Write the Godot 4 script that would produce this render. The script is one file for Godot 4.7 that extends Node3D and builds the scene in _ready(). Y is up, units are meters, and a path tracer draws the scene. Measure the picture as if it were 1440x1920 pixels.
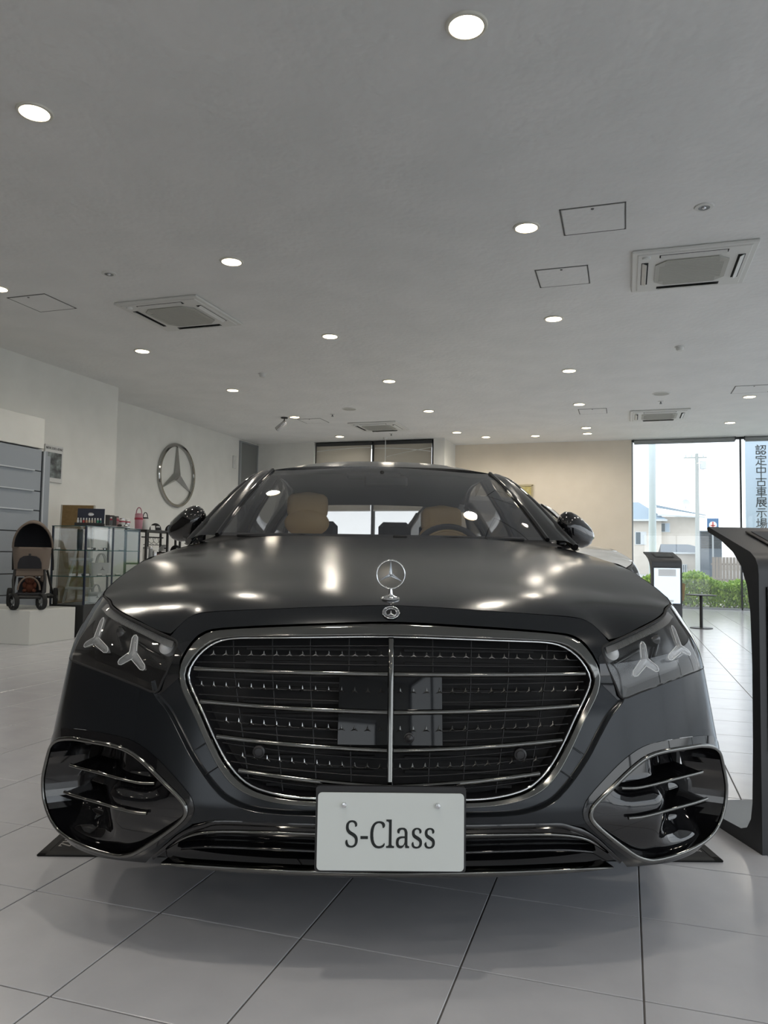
extends Node3D
# A car showroom: a satin black saloon on pale floor tiles, a long low ceiling with downlights, a shop corner and a glazed wall to the street.
# Room axes: x to the window side, y up, -z away from the camera. Car axes: x across, y up, z forward to the nose.

const CEIL := 3.46
const CAR_TURN := 18.6
const CAR_AT := Vector3(-0.5146, 0.0, -1.6938)

var mats := {}
var names_used := {}
var rng := RandomNumberGenerator.new()

# ------------------------------------------------------------------ mesh builder
class MB:
	var v := PackedVector3Array()
	var n := PackedVector3Array()
	var t := PackedVector2Array()
	var ix := PackedInt32Array()

	func vert(p: Vector3, nn: Vector3, uv := Vector2.ZERO) -> int:
		v.append(p)
		n.append(nn)
		t.append(uv)
		return v.size() - 1

	func face(i: int, j: int, k: int) -> void:
		# Godot draws clockwise faces: wind against the vertex normals
		if (v[j] - v[i]).cross(v[k] - v[i]).dot(n[i] + n[j] + n[k]) > 0.0:
			ix.append_array(PackedInt32Array([i, k, j]))
		else:
			ix.append_array(PackedInt32Array([i, j, k]))

	func poly(pts: Array, away := Vector3.INF) -> void:
		var nn: Vector3 = (pts[1] - pts[0]).cross(pts[2] - pts[0])
		if nn.length_squared() < 1e-16:
			nn = Vector3.UP
		nn = nn.normalized()
		if away != Vector3.INF and nn.dot(pts[0] - away) < 0.0:
			nn = -nn
		var b := v.size()
		for p in pts:
			vert(p, nn)
		for i in range(1, pts.size() - 1):
			face(b, b + i, b + i + 1)

	func box(c: Vector3, s: Vector3, bv := 0.0, bs := Basis.IDENTITY) -> MB:
		var h := s * 0.5
		var b := minf(bv, minf(h.x, minf(h.y, h.z)) * 0.9)
		var put := func(q: Vector3) -> Vector3: return c + bs * q
		for ax in 3:
			var u := (ax + 1) % 3
			var w := (ax + 2) % 3
			for sg in [-1.0, 1.0]:
				var pts := []
				for k in [[-1, -1], [1, -1], [1, 1], [-1, 1]]:
					var q := Vector3.ZERO
					q[ax] = sg * h[ax]
					q[u] = k[0] * (h[u] - b)
					q[w] = k[1] * (h[w] - b)
					pts.append(put.call(q))
				poly(pts, c)
			if b > 0.0:
				for k in [[-1, -1], [1, -1], [1, 1], [-1, 1]]:
					var e := []
					for m in [[0, -1], [1, -1], [1, 1], [0, 1]]:
						var q := Vector3.ZERO
						q[u] = k[0] * (h[u] - (0.0 if m[0] == 0 else b))
						q[w] = k[1] * (h[w] - (b if m[0] == 0 else 0.0))
						q[ax] = m[1] * (h[ax] - b)
						e.append(put.call(q))
					poly(e, c)
		if b > 0.0:
			for sx in [-1, 1]:
				for sy in [-1, 1]:
					for sz in [-1, 1]:
						poly([put.call(Vector3(sx * h.x, sy * (h.y - b), sz * (h.z - b))), put.call(Vector3(sx * (h.x - b), sy * h.y, sz * (h.z - b))), put.call(Vector3(sx * (h.x - b), sy * (h.y - b), sz * h.z))], c)
		return self

	func grid(rows: Array, close_u := false) -> MB:
		# rows of equal length; smooth normals from the neighbours; rows run up when u runs to the east of the outside
		var nr: int = rows.size()
		var nc: int = rows[0].size()
		var b := v.size()
		for r in nr:
			for c in nc:
				var c0: int = (c - 1 + nc) % nc if close_u else maxi(c - 1, 0)
				var c1: int = (c + 1) % nc if close_u else mini(c + 1, nc - 1)
				var du: Vector3 = rows[r][c1] - rows[r][c0]
				var dv: Vector3 = rows[mini(r + 1, nr - 1)][c] - rows[maxi(r - 1, 0)][c]
				var nn := du.cross(dv)
				if nn.length_squared() < 1e-18:
					var r2: int = 1 if r == 0 else nr - 2
					nn = (rows[r2][c1] - rows[r2][c0]).cross(dv)
				vert(rows[r][c], nn.normalized(), Vector2(float(c) / maxi(nc - 1, 1), float(r) / maxi(nr - 1, 1)))
		for r in nr - 1:
			for c in (nc if close_u else nc - 1):
				var d: int = (c + 1) % nc
				face(b + r * nc + c, b + r * nc + d, b + (r + 1) * nc + d)
				face(b + r * nc + c, b + (r + 1) * nc + d, b + (r + 1) * nc + c)
		return self

	func tube(pts: Array, rad: float, sides := 8, closed := false, radii := []) -> MB:
		var m := pts.size()
		var rows := []
		var side := Vector3.ZERO
		for i in m:
			var a: Vector3 = pts[(i - 1 + m) % m] if closed else pts[maxi(i - 1, 0)]
			var c: Vector3 = pts[(i + 1) % m] if closed else pts[mini(i + 1, m - 1)]
			var tan := (c - a).normalized()
			if side == Vector3.ZERO:
				side = tan.cross(Vector3.UP if absf(tan.y) < 0.9 else Vector3.RIGHT).normalized()
			else:
				side = (side - tan * side.dot(tan)).normalized()
			var up := side.cross(tan)
			var rr: float = rad if radii.is_empty() else radii[i]
			var ring := []
			for k in sides:
				var an := TAU * k / sides
				ring.append(pts[i] + (side * cos(an) + up * sin(an)) * rr)
			rows.append(ring)
		if closed:
			rows.append(rows[0])
		var b := v.size()
		var first: int = ix.size()
		grid(rows, true)
		# outward normals
		for i in rows.size():
			var c2: Vector3 = pts[i % m]
			for k in sides:
				n[b + i * sides + k] = (v[b + i * sides + k] - c2).normalized()
		refit(first)
		if not closed:
			poly(rows[0], pts[1])
			poly(rows[m - 1], pts[m - 2])
		return self

	func refit(first: int) -> void:
		var i := first
		while i < ix.size():
			var a := ix[i]
			var c := ix[i + 1]
			var d := ix[i + 2]
			if (v[c] - v[a]).cross(v[d] - v[a]).dot(n[a] + n[c] + n[d]) > 0.0:
				ix[i + 1] = d
				ix[i + 2] = c
			i += 3

	func lathe(prof: Array, seg := 24, xf := Transform3D.IDENTITY) -> MB:
		# prof: Vector2(radius, height), outside on the right when running up
		for i in prof.size() - 1:
			var a: Vector2 = prof[i]
			var c: Vector2 = prof[i + 1]
			var d := (c - a).normalized()
			var na := Vector2(d.y, -d.x)
			var n0 := na
			var n1 := na
			if i > 0:
				var e: Vector2 = (a - prof[i - 1]).normalized()
				if e.dot(d) > 0.75:
					n0 = (na + Vector2(e.y, -e.x)).normalized()
			if i < prof.size() - 2:
				var e: Vector2 = (prof[i + 2] - c).normalized()
				if e.dot(d) > 0.75:
					n1 = (na + Vector2(e.y, -e.x)).normalized()
			var b := v.size()
			for k in seg + 1:
				var an := TAU * k / seg
				var dir := Vector3(cos(an), 0, sin(an))
				vert(xf * (dir * a.x + Vector3.UP * a.y), (xf.basis * (dir * n0.x + Vector3.UP * n0.y)).normalized())
				vert(xf * (dir * c.x + Vector3.UP * c.y), (xf.basis * (dir * n1.x + Vector3.UP * n1.y)).normalized())
			for k in seg:
				var q := b + k * 2
				if a.x > 1e-6:
					face(q, q + 2, q + 1)
				if c.x > 1e-6:
					face(q + 1, q + 2, q + 3)
		return self

	func extrude(outline: PackedVector2Array, depth: float, xf := Transform3D.IDENTITY, holes := []) -> MB:
		# the outline lies in x, y; depth runs along +z
		var cc := Vector2.ZERO
		for p in outline:
			cc += p
		cc /= outline.size()
		var tri := Geometry2D.triangulate_polygon(outline)
		for zz in [0.0, depth]:
			var b := v.size()
			var nn: Vector3 = (xf.basis * Vector3(0, 0, -1.0 if zz == 0.0 else 1.0)).normalized()
			for p in outline:
				vert(xf * Vector3(p.x, p.y, zz), nn, p)
			for i in range(0, tri.size(), 3):
				face(b + tri[i], b + tri[i + 1], b + tri[i + 2])
		var cw := Geometry2D.is_polygon_clockwise(outline)
		var m := outline.size()
		for i in m:
			var a := outline[i]
			var c := outline[(i + 1) % m]
			if a.distance_squared_to(c) < 1e-14:
				continue
			var d := (c - a).normalized()
			var nn2 := Vector2(d.y, -d.x) * (-1.0 if cw else 1.0)
			var pa := (a - outline[(i - 1 + m) % m]).normalized()
			var pc := (outline[(i + 2) % m] - c).normalized()
			var na := nn2
			var nc := nn2
			if pa.dot(d) > 0.8:
				na = (nn2 + Vector2(pa.y, -pa.x) * (-1.0 if cw else 1.0)).normalized()
			if pc.dot(d) > 0.8:
				nc = (nn2 + Vector2(pc.y, -pc.x) * (-1.0 if cw else 1.0)).normalized()
			var va := (xf.basis * Vector3(na.x, na.y, 0)).normalized()
			var vc := (xf.basis * Vector3(nc.x, nc.y, 0)).normalized()
			var q := vert(xf * Vector3(a.x, a.y, 0), va)
			vert(xf * Vector3(c.x, c.y, 0), vc)
			vert(xf * Vector3(c.x, c.y, depth), vc)
			vert(xf * Vector3(a.x, a.y, depth), va)
			face(q, q + 1, q + 2)
			face(q, q + 2, q + 3)
		return self

	func ball(c: Vector3, r: Vector3, seg := 16, rings := 10, bs := Basis.IDENTITY) -> MB:
		var b := v.size()
		for i in rings + 1:
			var la := PI * i / rings - PI / 2
			for k in seg + 1:
				var lo := TAU * k / seg
				var d := Vector3(cos(la) * cos(lo), sin(la), cos(la) * sin(lo))
				vert(c + bs * (d * r), (bs * (d / r)).normalized())
		for i in rings:
			for k in seg:
				var q := b + i * (seg + 1) + k
				if i > 0:
					face(q, q + 1, q + seg + 2)
				if i < rings - 1 or true:
					face(q, q + seg + 2, q + seg + 1)
		return self

	func star3(R: float, r: float, h: float, xf := Transform3D.IDENTITY) -> MB:
		# three pointed faceted star in x, y, ridge towards +z
		var top := xf * Vector3(0, 0, h)
		var back := xf * Vector3(0, 0, -h * 4.0)
		for i in 6:
			var a0 := PI / 2 + i * PI / 3
			var a1 := a0 + PI / 3
			var r0 := R if i % 2 == 0 else r
			var r1 := r if i % 2 == 0 else R
			var p0 := xf * Vector3(cos(a0) * r0, sin(a0) * r0, 0)
			var p1 := xf * Vector3(cos(a1) * r1, sin(a1) * r1, 0)
			poly([p0, p1, top], back)
			var q0 := xf * Vector3(cos(a0) * r0, sin(a0) * r0, -h * 0.6)
			var q1 := xf * Vector3(cos(a1) * r1, sin(a1) * r1, -h * 0.6)
			poly([p0, p1, q1, q0], xf * Vector3.ZERO)
		return self

	func moved(xf: Transform3D) -> MB:
		for i in v.size():
			v[i] = xf * v[i]
			n[i] = (xf.basis * n[i]).normalized()
		return self

	func mesh() -> ArrayMesh:
		var a := []
		a.resize(Mesh.ARRAY_MAX)
		a[Mesh.ARRAY_VERTEX] = v
		a[Mesh.ARRAY_NORMAL] = n
		a[Mesh.ARRAY_TEX_UV] = t
		a[Mesh.ARRAY_INDEX] = ix
		var m := ArrayMesh.new()
		m.add_surface_from_arrays(Mesh.PRIMITIVE_TRIANGLES, a)
		return m

# ------------------------------------------------------------------ nodes and tags
func numbered(called: String) -> String:
	names_used[called] = names_used.get(called, -1) + 1
	return called if names_used[called] == 0 else "%s_%03d" % [called, names_used[called]]

func tag(o: Node3D, label := "", category := "", group := "", kind := "") -> Node3D:
	if label: o.set_meta("label", label)
	if category: o.set_meta("category", category)
	if group: o.set_meta("group", group)
	if kind: o.set_meta("kind", kind)
	return o

func thing(called: String, label: String, category: String, at := Vector3.ZERO, turn := 0.0, group := "", kind := "") -> Node3D:
	var o := Node3D.new()
	o.name = numbered(called)
	add_child(o)
	o.position = at
	o.rotation_degrees.y = turn
	return tag(o, label, category, group, kind)

func inst(called: String, mesh: Mesh, m: Material, parent: Node = null) -> MeshInstance3D:
	var o := MeshInstance3D.new()
	o.mesh = mesh
	o.material_override = m
	if parent == null:
		o.name = numbered(called)
		add_child(o)
	else:
		o.name = called
		parent.add_child(o, true)
	return o

func obj(called: String, mb: MB, m: Material, parent: Node = null) -> MeshInstance3D:
	return inst(called, mb.mesh(), m, parent)

func copy_of(o: Node3D, called: String, at: Vector3, turn := 0.0) -> Node3D:
	var c: Node3D = o.duplicate()
	c.name = numbered(called)
	add_child(c)
	c.position = at
	c.rotation_degrees.y = turn
	return c

# ------------------------------------------------------------------ materials
func lin(r: float, g: float, b: float, a := 1.0) -> Color:
	var c := Color(r, g, b).linear_to_srgb()
	c.a = a
	return c

func mat(called: String, c: Color, rough := 0.6, metal := 0.0, spec := 0.5) -> StandardMaterial3D:
	var m := StandardMaterial3D.new()
	m.resource_name = called
	m.albedo_color = c
	m.roughness = rough
	m.metallic = metal
	m.metallic_specular = spec
	mats[called] = m
	return m

func noise_tex(freq: float, seed_: int, c0: Color, c1: Color, size := 512, octaves := 4, normal := 0.0) -> NoiseTexture2D:
	var f := FastNoiseLite.new()
	f.seed = seed_
	f.frequency = freq
	f.fractal_octaves = octaves
	var t := NoiseTexture2D.new()
	t.width = size
	t.height = size
	t.seamless = true
	t.noise = f
	if normal > 0.0:
		t.as_normal_map = true
		t.bump_strength = normal
	else:
		var g := Gradient.new()
		g.set_color(0, c0)
		g.set_color(1, c1)
		t.color_ramp = g
	return t

func textured(m: StandardMaterial3D, tex: Texture2D, scale: float, world := true) -> StandardMaterial3D:
	m.albedo_texture = tex
	m.uv1_triplanar = true
	m.uv1_world_triplanar = world
	m.uv1_scale = Vector3.ONE * scale
	return m

func glass(called: String, c: Color, rough := 0.02, spec := 0.5) -> StandardMaterial3D:
	var m := mat(called, c, rough, 0.0, spec)
	m.transparency = BaseMaterial3D.TRANSPARENCY_ALPHA
	return m

func glow(called: String, c: Color, energy: float) -> StandardMaterial3D:
	var m := mat(called, Color(0.9, 0.9, 0.9), 0.5)
	m.emission_enabled = true
	m.emission = c
	m.emission_energy_multiplier = energy
	return m

func make_materials() -> void:
	var m: StandardMaterial3D
	# car
	m = mat("satin_black_paint", lin(0.020, 0.0225, 0.026), 0.165, 0.5)
	m = mat("white_paint", lin(0.72, 0.73, 0.73), 0.18)
	m.clearcoat_enabled = true
	m.clearcoat_roughness = 0.03
	mat("gloss_black", lin(0.005, 0.005, 0.006), 0.04, 0.0, 0.62)
	mat("radar_black", lin(0.004, 0.004, 0.005), 0.03, 0.0, 0.42)
	mat("black_plastic", lin(0.017, 0.017, 0.019), 0.36)
	mat("matte_black", lin(0.008, 0.008, 0.009), 0.75)
	mat("dark_chrome", lin(0.175, 0.175, 0.168), 0.07, 1.0)
	mat("stud_silver", lin(0.42, 0.42, 0.41), 0.22, 1.0)
	mat("chrome", lin(0.72, 0.73, 0.74), 0.06, 1.0)
	mat("steel", lin(0.5, 0.5, 0.5), 0.3, 1.0)
	glass("windscreen_glass", lin(0.014, 0.018, 0.028, 0.34), 0.02)
	glass("side_glass", lin(0.006, 0.007, 0.010, 0.74), 0.02)
	glass("rear_glass", lin(0.02, 0.04, 0.035, 0.25), 0.02)
	glass("lamp_cover_glass", lin(0.05, 0.05, 0.05, 0.06), 0.02)
	glass("clear_acrylic", lin(0.75, 0.78, 0.80, 0.20), 0.10)
	mat("lamp_housing", lin(0.010, 0.010, 0.011), 0.25)
	mat("lamp_rib", lin(0.20, 0.20, 0.20), 0.35)
	mat("lamp_bright", lin(0.75, 0.76, 0.77), 0.15)
	mat("tan_leather", lin(0.74, 0.53, 0.26), 0.55)
	mat("dark_trim", lin(0.020, 0.024, 0.032), 0.6)
	mat("rubber", lin(0.012, 0.012, 0.012), 0.8)
	mat("plate_white", lin(0.66, 0.70, 0.69), 0.35)
	mat("ink_dark", lin(0.006, 0.010, 0.010), 0.6)
	# room
	m = mat("floor_tile", Color.WHITE, 0.18, 0.0, 0.5)
	textured(m, noise_tex(0.012, 3, lin(0.475, 0.48, 0.51), lin(0.525, 0.53, 0.56), 512, 5), 0.7)
	mat("grout", lin(0.13, 0.125, 0.125), 0.9)
	m = mat("ceiling_paint", Color.WHITE, 0.95)
	textured(m, noise_tex(0.01, 8, lin(0.74, 0.745, 0.73), lin(0.80, 0.80, 0.785), 512, 3), 0.25)
	m.heightmap_enabled = true
	m.heightmap_scale = 0.35
	m.heightmap_texture = noise_tex(0.09, 21, Color.BLACK, Color.WHITE, 512, 4)
	m = mat("wall_paint", Color.WHITE, 0.9)
	textured(m, noise_tex(0.02, 5, lin(0.72, 0.715, 0.67), lin(0.77, 0.765, 0.72), 256, 3), 0.4)
	m = mat("wall_paint_cream", Color.WHITE, 0.9)
	textured(m, noise_tex(0.02, 6, lin(0.74, 0.665, 0.55), lin(0.78, 0.705, 0.59), 256, 3), 0.4)
	textured(mat("added_dark_wall", Color.WHITE, 0.5), noise_tex(0.03, 9, lin(0.045, 0.04, 0.036), lin(0.075, 0.065, 0.058), 256, 4), 0.5)  # dark surface of the added, unseen panel on the left wall
	mat("white_paint_matte", lin(0.70, 0.71, 0.68), 0.7)
	mat("white_plastic", lin(0.66, 0.66, 0.63), 0.5)
	mat("grey_filter", lin(0.46, 0.46, 0.42), 0.85)
	mat("slot_black", lin(0.01, 0.01, 0.01), 0.9)
	mat("hatch_line", lin(0.12, 0.12, 0.115), 0.8)
	mat("door_grey", lin(0.19, 0.195, 0.19), 0.6)
	mat("frame_dark", lin(0.05, 0.052, 0.053), 0.45, 0.3)
	mat("frame_silver", lin(0.34, 0.36, 0.37), 0.35, 0.6)
	m = mat("blind_brown", lin(0.17, 0.155, 0.13), 0.5)
	m.backlight_enabled = true
	m.backlight = Color(0.62, 0.58, 0.52)
	mat("shade_grey", lin(0.30, 0.31, 0.30), 0.7)
	mat("slat_grey", lin(0.31, 0.34, 0.37), 0.5)
	mat("slat_light", lin(0.52, 0.55, 0.58), 0.4)
	glass("window_glass", lin(0.7, 0.8, 0.8, 0.03), 0.01)
	glass("cabinet_glass", lin(0.03, 0.12, 0.10, 0.09), 0.02)
	mat("glass_edge", lin(0.03, 0.09, 0.085), 0.1)
	mat("kiosk_grey", lin(0.034, 0.036, 0.040), 0.42)
	mat("kiosk_edge", lin(0.022, 0.021, 0.021), 0.5)
	mat("mat_black", lin(0.012, 0.012, 0.013), 0.85)
	mat("mat_print", lin(0.30, 0.29, 0.27), 0.7)
	glow("lamp_white", Color(1.0, 0.91, 0.74), 12.0)
	mat("lamp_ring", lin(0.7, 0.68, 0.6), 0.35)
	m = glow("screen_light", Color(0.80, 0.90, 0.98), 0.75)
	glow("screen_dark", Color(0.20, 0.30, 0.36), 0.5)
	mat("screen_paper", lin(0.60, 0.72, 0.80), 0.3)
	# shop
	mat("pram_beige", lin(0.185, 0.145, 0.115), 0.85)
	mat("pram_dark", lin(0.018, 0.018, 0.022), 0.8)
	mat("teddy_brown", lin(0.10, 0.030, 0.014), 0.95)
	m = mat("cork_board", Color.WHITE, 0.85)
	textured(m, noise_tex(0.05, 31, lin(0.18, 0.115, 0.045), lin(0.24, 0.16, 0.07), 256, 4), 1.5)
	mat("emblem_metal", lin(0.42, 0.42, 0.40), 0.08, 1.0)
	mat("pale_wood", lin(0.42, 0.40, 0.35), 0.6)
	mat("rack_black", lin(0.012, 0.012, 0.012), 0.5)
	mat("cap_black", lin(0.010, 0.010, 0.012), 0.8)
	mat("cap_white", lin(0.55, 0.56, 0.56), 0.8)
	mat("navy", lin(0.008, 0.014, 0.035), 0.35)
	mat("pink", lin(0.42, 0.20, 0.24), 0.4)
	mat("ribbon_red", lin(0.35, 0.03, 0.06), 0.5)
	mat("cup_white", lin(0.60, 0.60, 0.58), 0.35)
	mat("cup_silver", lin(0.5, 0.5, 0.5), 0.25, 0.9)
	mat("cup_grey", lin(0.22, 0.23, 0.23), 0.4)
	mat("cup_rose", lin(0.30, 0.15, 0.14), 0.4)
	mat("cup_dark", lin(0.03, 0.02, 0.02), 0.4)
	mat("tag_white", lin(0.7, 0.7, 0.68), 0.6)
	mat("tote_white", lin(0.55, 0.57, 0.56), 0.9)
	mat("poster_white", lin(0.62, 0.62, 0.60), 0.5)
	textured(mat("poster_photo", Color.WHITE, 0.4), noise_tex(0.03, 41, lin(0.015, 0.015, 0.015), lin(0.30, 0.35, 0.34), 256, 4), 0.9)
	textured(mat("painting", Color.WHITE, 0.5), noise_tex(0.02, 44, lin(0.45, 0.36, 0.10), lin(0.60, 0.55, 0.32), 256, 4), 3.0)
	mat("picture_frame", lin(0.50, 0.43, 0.28), 0.4)
	# outside
	textured(mat("asphalt", Color.WHITE, 0.9), noise_tex(0.05, 51, lin(0.42, 0.42, 0.41), lin(0.50, 0.50, 0.49), 512, 5), 0.2)
	textured(mat("paving_beige", Color.WHITE, 0.85), noise_tex(0.03, 52, lin(0.42, 0.39, 0.32), lin(0.52, 0.49, 0.41), 512, 5), 0.6)
	textured(mat("house_wall", Color.WHITE, 0.9), noise_tex(0.02, 53, lin(0.62, 0.57, 0.50), lin(0.68, 0.63, 0.56), 256, 4), 0.3)
	mat("roof_blue", lin(0.26, 0.33, 0.39), 0.6)
	mat("roof_dark", lin(0.09, 0.11, 0.13), 0.6)
	mat("house_trim", lin(0.62, 0.65, 0.66), 0.6)
	mat("house_glass", lin(0.10, 0.13, 0.15), 0.1)
	mat("concrete_pole", lin(0.42, 0.44, 0.42), 0.8)
	mat("pole_white", lin(0.62, 0.70, 0.72), 0.5)
	mat("banner_blue", lin(0.50, 0.60, 0.70), 0.7)
	mat("sign_blue", lin(0.05, 0.14, 0.28), 0.5)
	mat("sign_red", lin(0.55, 0.06, 0.04), 0.5)
	mat("fence_brown", lin(0.22, 0.19, 0.16), 0.8)
	m = mat("leaf_green", Color.WHITE, 0.6)
	m.vertex_color_use_as_albedo = true
	m.backlight_enabled = true
	m.backlight = Color(0.35, 0.45, 0.1)
	mat("twig_brown", lin(0.16, 0.12, 0.075), 0.9)

# ------------------------------------------------------------------ the car's skin
const PLAN := [[-0.25, -0.008], [0, 0], [0.25, -0.008], [0.45, -0.03], [0.6, -0.062], [0.72, -0.105], [0.81, -0.16], [0.872, -0.225], [0.91, -0.31], [0.935, -0.43], [0.95, -0.6], [0.963, -0.85], [0.973, -1.2], [0.977, -2.2], [0.977, -3.2], [0.965, -4.0], [0.93, -4.6], [0.88, -4.95], [0.78, -5.12], [0.6, -5.2], [0.3, -5.235], [0, -5.24], [-0.3, -5.235]]
const SHOULDER := [[-0.2, 0.865], [0.30, 0.865], [0.45, 0.858], [0.57, 0.887], [0.85, 0.934], [1.1, 0.948], [1.33, 0.962], [1.65, 0.986], [2.0, 1.010], [3.4, 1.03], [4.4, 1.03], [5.3, 1.0]]
const STEP_S := 0.01
var plan_at := PackedVector2Array()      # every STEP_S along the outline
var plan_out := PackedVector2Array()     # its outward direction


func spline(pts: Array, per: int, closed := false) -> Array:
	var out := []
	var m := pts.size()
	for i in (m if closed else m - 1):
		var a = pts[(i - 1 + m) % m] if closed else pts[maxi(i - 1, 0)]
		var b = pts[i]
		var c = pts[(i + 1) % m]
		var d = pts[(i + 2) % m] if closed else pts[mini(i + 2, m - 1)]
		for k in per:
			var t := float(k) / per
			out.append(b.cubic_interpolate(c, a, d, t))
	if not closed:
		out.append(pts[m - 1])
	return out

func v2s(a: Array) -> Array:
	var o := []
	for p in a:
		o.append(Vector2(p[0], p[1]))
	return o

func v3s(a: Array) -> Array:
	var o := []
	for p in a:
		o.append(Vector3(p[0], p[1], p[2]))
	return o

func make_plan() -> void:
	var fine := PackedVector2Array()
	for i in range(1, PLAN.size() - 2):
		for k in 64:
			var q := []
			for j in 4:
				q.append(Vector2(PLAN[i - 1 + j][0], PLAN[i - 1 + j][1]))
			fine.append(q[1].cubic_interpolate(q[2], q[0], q[3], k / 64.0))
	fine.append(Vector2(0, -5.24))
	var run := 0.0
	var next := 0.0
	for i in fine.size() - 1:
		var l := fine[i].distance_to(fine[i + 1])
		while next <= run + l:
			plan_at.append(fine[i].lerp(fine[i + 1], (next - run) / l))
			next += STEP_S
		run += l
	for i in plan_at.size():
		var d := plan_at[mini(i + 2, plan_at.size() - 1)] - (plan_at[i - 2] if i >= 2 else Vector2(-plan_at[2 - i].x, plan_at[2 - i].y))
		if i == 0:
			d = Vector2(1, 0)
		d = d.normalized()
		plan_out.append(Vector2(-d.y, d.x))

func table(rows: Array, x: float) -> float:
	for i in rows.size() - 1:
		if x < rows[i + 1][0]:
			var t := clampf((x - rows[i][0]) / (rows[i + 1][0] - rows[i][0]), 0, 1)
			return lerpf(rows[i][1], rows[i + 1][1], t)
	return rows[rows.size() - 1][1]

func shoulder(z: float) -> float:
	return table(SHOULDER, -z)

func top_edge(s: float) -> float:
	# upper edge of the wing: from the lamp corner up to the shoulder
	var sh := shoulder(skin(s, 0.5).z)
	return lerpf(0.829, 0.9287, (s - 1.07) / 0.48) if s < 1.55 else sh

func skin(s: float, y: float, off := 0.0) -> Vector3:
	var a := minf(absf(s) / STEP_S, plan_at.size() - 1.001)
	var i := int(a)
	var t := a - i
	var p := plan_at[i].cubic_interpolate(plan_at[i + 1], plan_at[i - 1] if i > 0 else Vector2(-plan_at[1].x, plan_at[1].y), plan_at[mini(i + 2, plan_at.size() - 1)], t)
	var o := plan_out[i].lerp(plan_out[i + 1], t).normalized()
	var side := smoothstep(0.2, 0.45, -p.y)
	var lean := lerpf(0.165, 0.09, smoothstep(0.9, 1.5, -p.y))
	var d := shoulder(p.y) - y
	var b := lean * maxf(y - 0.37, 0.0) - off
	if d < 0.2:
		b += lerpf(0.13, 0.05, side) * pow(1.0 - maxf(d, 0.0) / 0.2, 2.3)
	if y < 0.35:
		b += 0.06 * pow((0.35 - y) / 0.15, 2)
	var q := p - o * b
	return Vector3(q.x if s >= 0.0 else -q.x, y, q.y)

func sunk_by(y: float) -> float:
	# depth of the field round the grille; it dies out towards the bonnet
	return -0.013 * (1.0 - smoothstep(0.56, 0.70, y))

func skin_sunk(s: float, y: float) -> Vector3:
	return skin(s, y, sunk_by(y))

func skin_dir(s: float, y: float) -> Vector3:
	return (skin(s + 0.004, y) - skin(s - 0.004, y)).cross(skin(s, y + 0.004) - skin(s, y - 0.004)).normalized()

# thin plate surface through known bonnet heights
var tps_at := PackedVector2Array()
var tps_w := PackedFloat64Array()
const BONNET_CREASE := [[0.15, 0.46], [0.2, 0.48], [0.4, 0.565], [0.75, 0.67], [1.25, 0.765], [1.8, 0.83]]

func kernel(r2: float) -> float:
	return 0.0 if r2 < 1e-12 else r2 * log(r2)

func crease_drop(x: float, z: float) -> float:
	var d := absf(x) - table(BONNET_CREASE, -z)
	var k := 0.06 * (1.0 - smoothstep(0.9, 1.5, -z))
	return k * (0.5 * (d + sqrt(d * d + 0.00005)))

func make_bonnet(edge: Array) -> void:
	var known := []
	for p in edge:
		known.append(p)
	for a in [[0, -0.22, 0.842], [0, -0.3, 0.857], [0, -0.45, 0.884], [0, -0.6, 0.909], [0, -0.9, 0.957], [0, -1.2, 1.002], [0, -1.45, 1.035], [0.3, -0.26, 0.846], [0.35, -0.42, 0.872], [0.36, -0.7, 0.922], [0.38, -1.1, 0.983], [0.4, -1.5, 1.037], [0.62, -0.42, 0.856], [0.5, -0.55, 0.893], [0.66, -0.62, 0.899], [0.55, -0.85, 0.940], [0.7, -0.95, 0.947], [0.72, -1.3, 0.983], [0.72, -1.65, 1.020]]:
		known.append(Vector3(a[0], a[2], a[1]))
		if a[0] > 0:
			known.append(Vector3(-a[0], a[2], a[1]))
	var m := known.size()
	var size := m + 3
	var rows := []
	for p in known:
		tps_at.append(Vector2(p.x, p.z))
	for i in size:
		var row := PackedFloat64Array()
		row.resize(size + 1)
		rows.append(row)
	for i in m:
		for j in m:
			rows[i][j] = kernel(tps_at[i].distance_squared_to(tps_at[j]))
		rows[i][i] += 0.002
		rows[i][m] = 1.0
		rows[i][m + 1] = tps_at[i].x
		rows[i][m + 2] = tps_at[i].y
		rows[m][i] = 1.0
		rows[m + 1][i] = tps_at[i].x
		rows[m + 2][i] = tps_at[i].y
		rows[i][size] = known[i].y + crease_drop(known[i].x, known[i].z)
	for c in size:
		var best := c
		for r in range(c, size):
			if absf(rows[r][c]) > absf(rows[best][c]):
				best = r
		var keep = rows[c]
		rows[c] = rows[best]
		rows[best] = keep
		for r in size:
			if r != c and rows[r][c] != 0.0:
				var k: float = rows[r][c] / rows[c][c]
				for j in range(c, size + 1):
					rows[r][j] -= k * rows[c][j]
	for i in size:
		tps_w.append(rows[i][size] / rows[i][i])

func bonnet(x: float, z: float) -> Vector3:
	var m := tps_at.size()
	var y := tps_w[m] + tps_w[m + 1] * x + tps_w[m + 2] * z
	var q := Vector2(x, z)
	for i in m:
		var r2 := q.distance_squared_to(tps_at[i])
		if r2 > 1e-12:
			y += tps_w[i] * r2 * log(r2)
	return Vector3(x, y - crease_drop(x, z), z)

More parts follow.
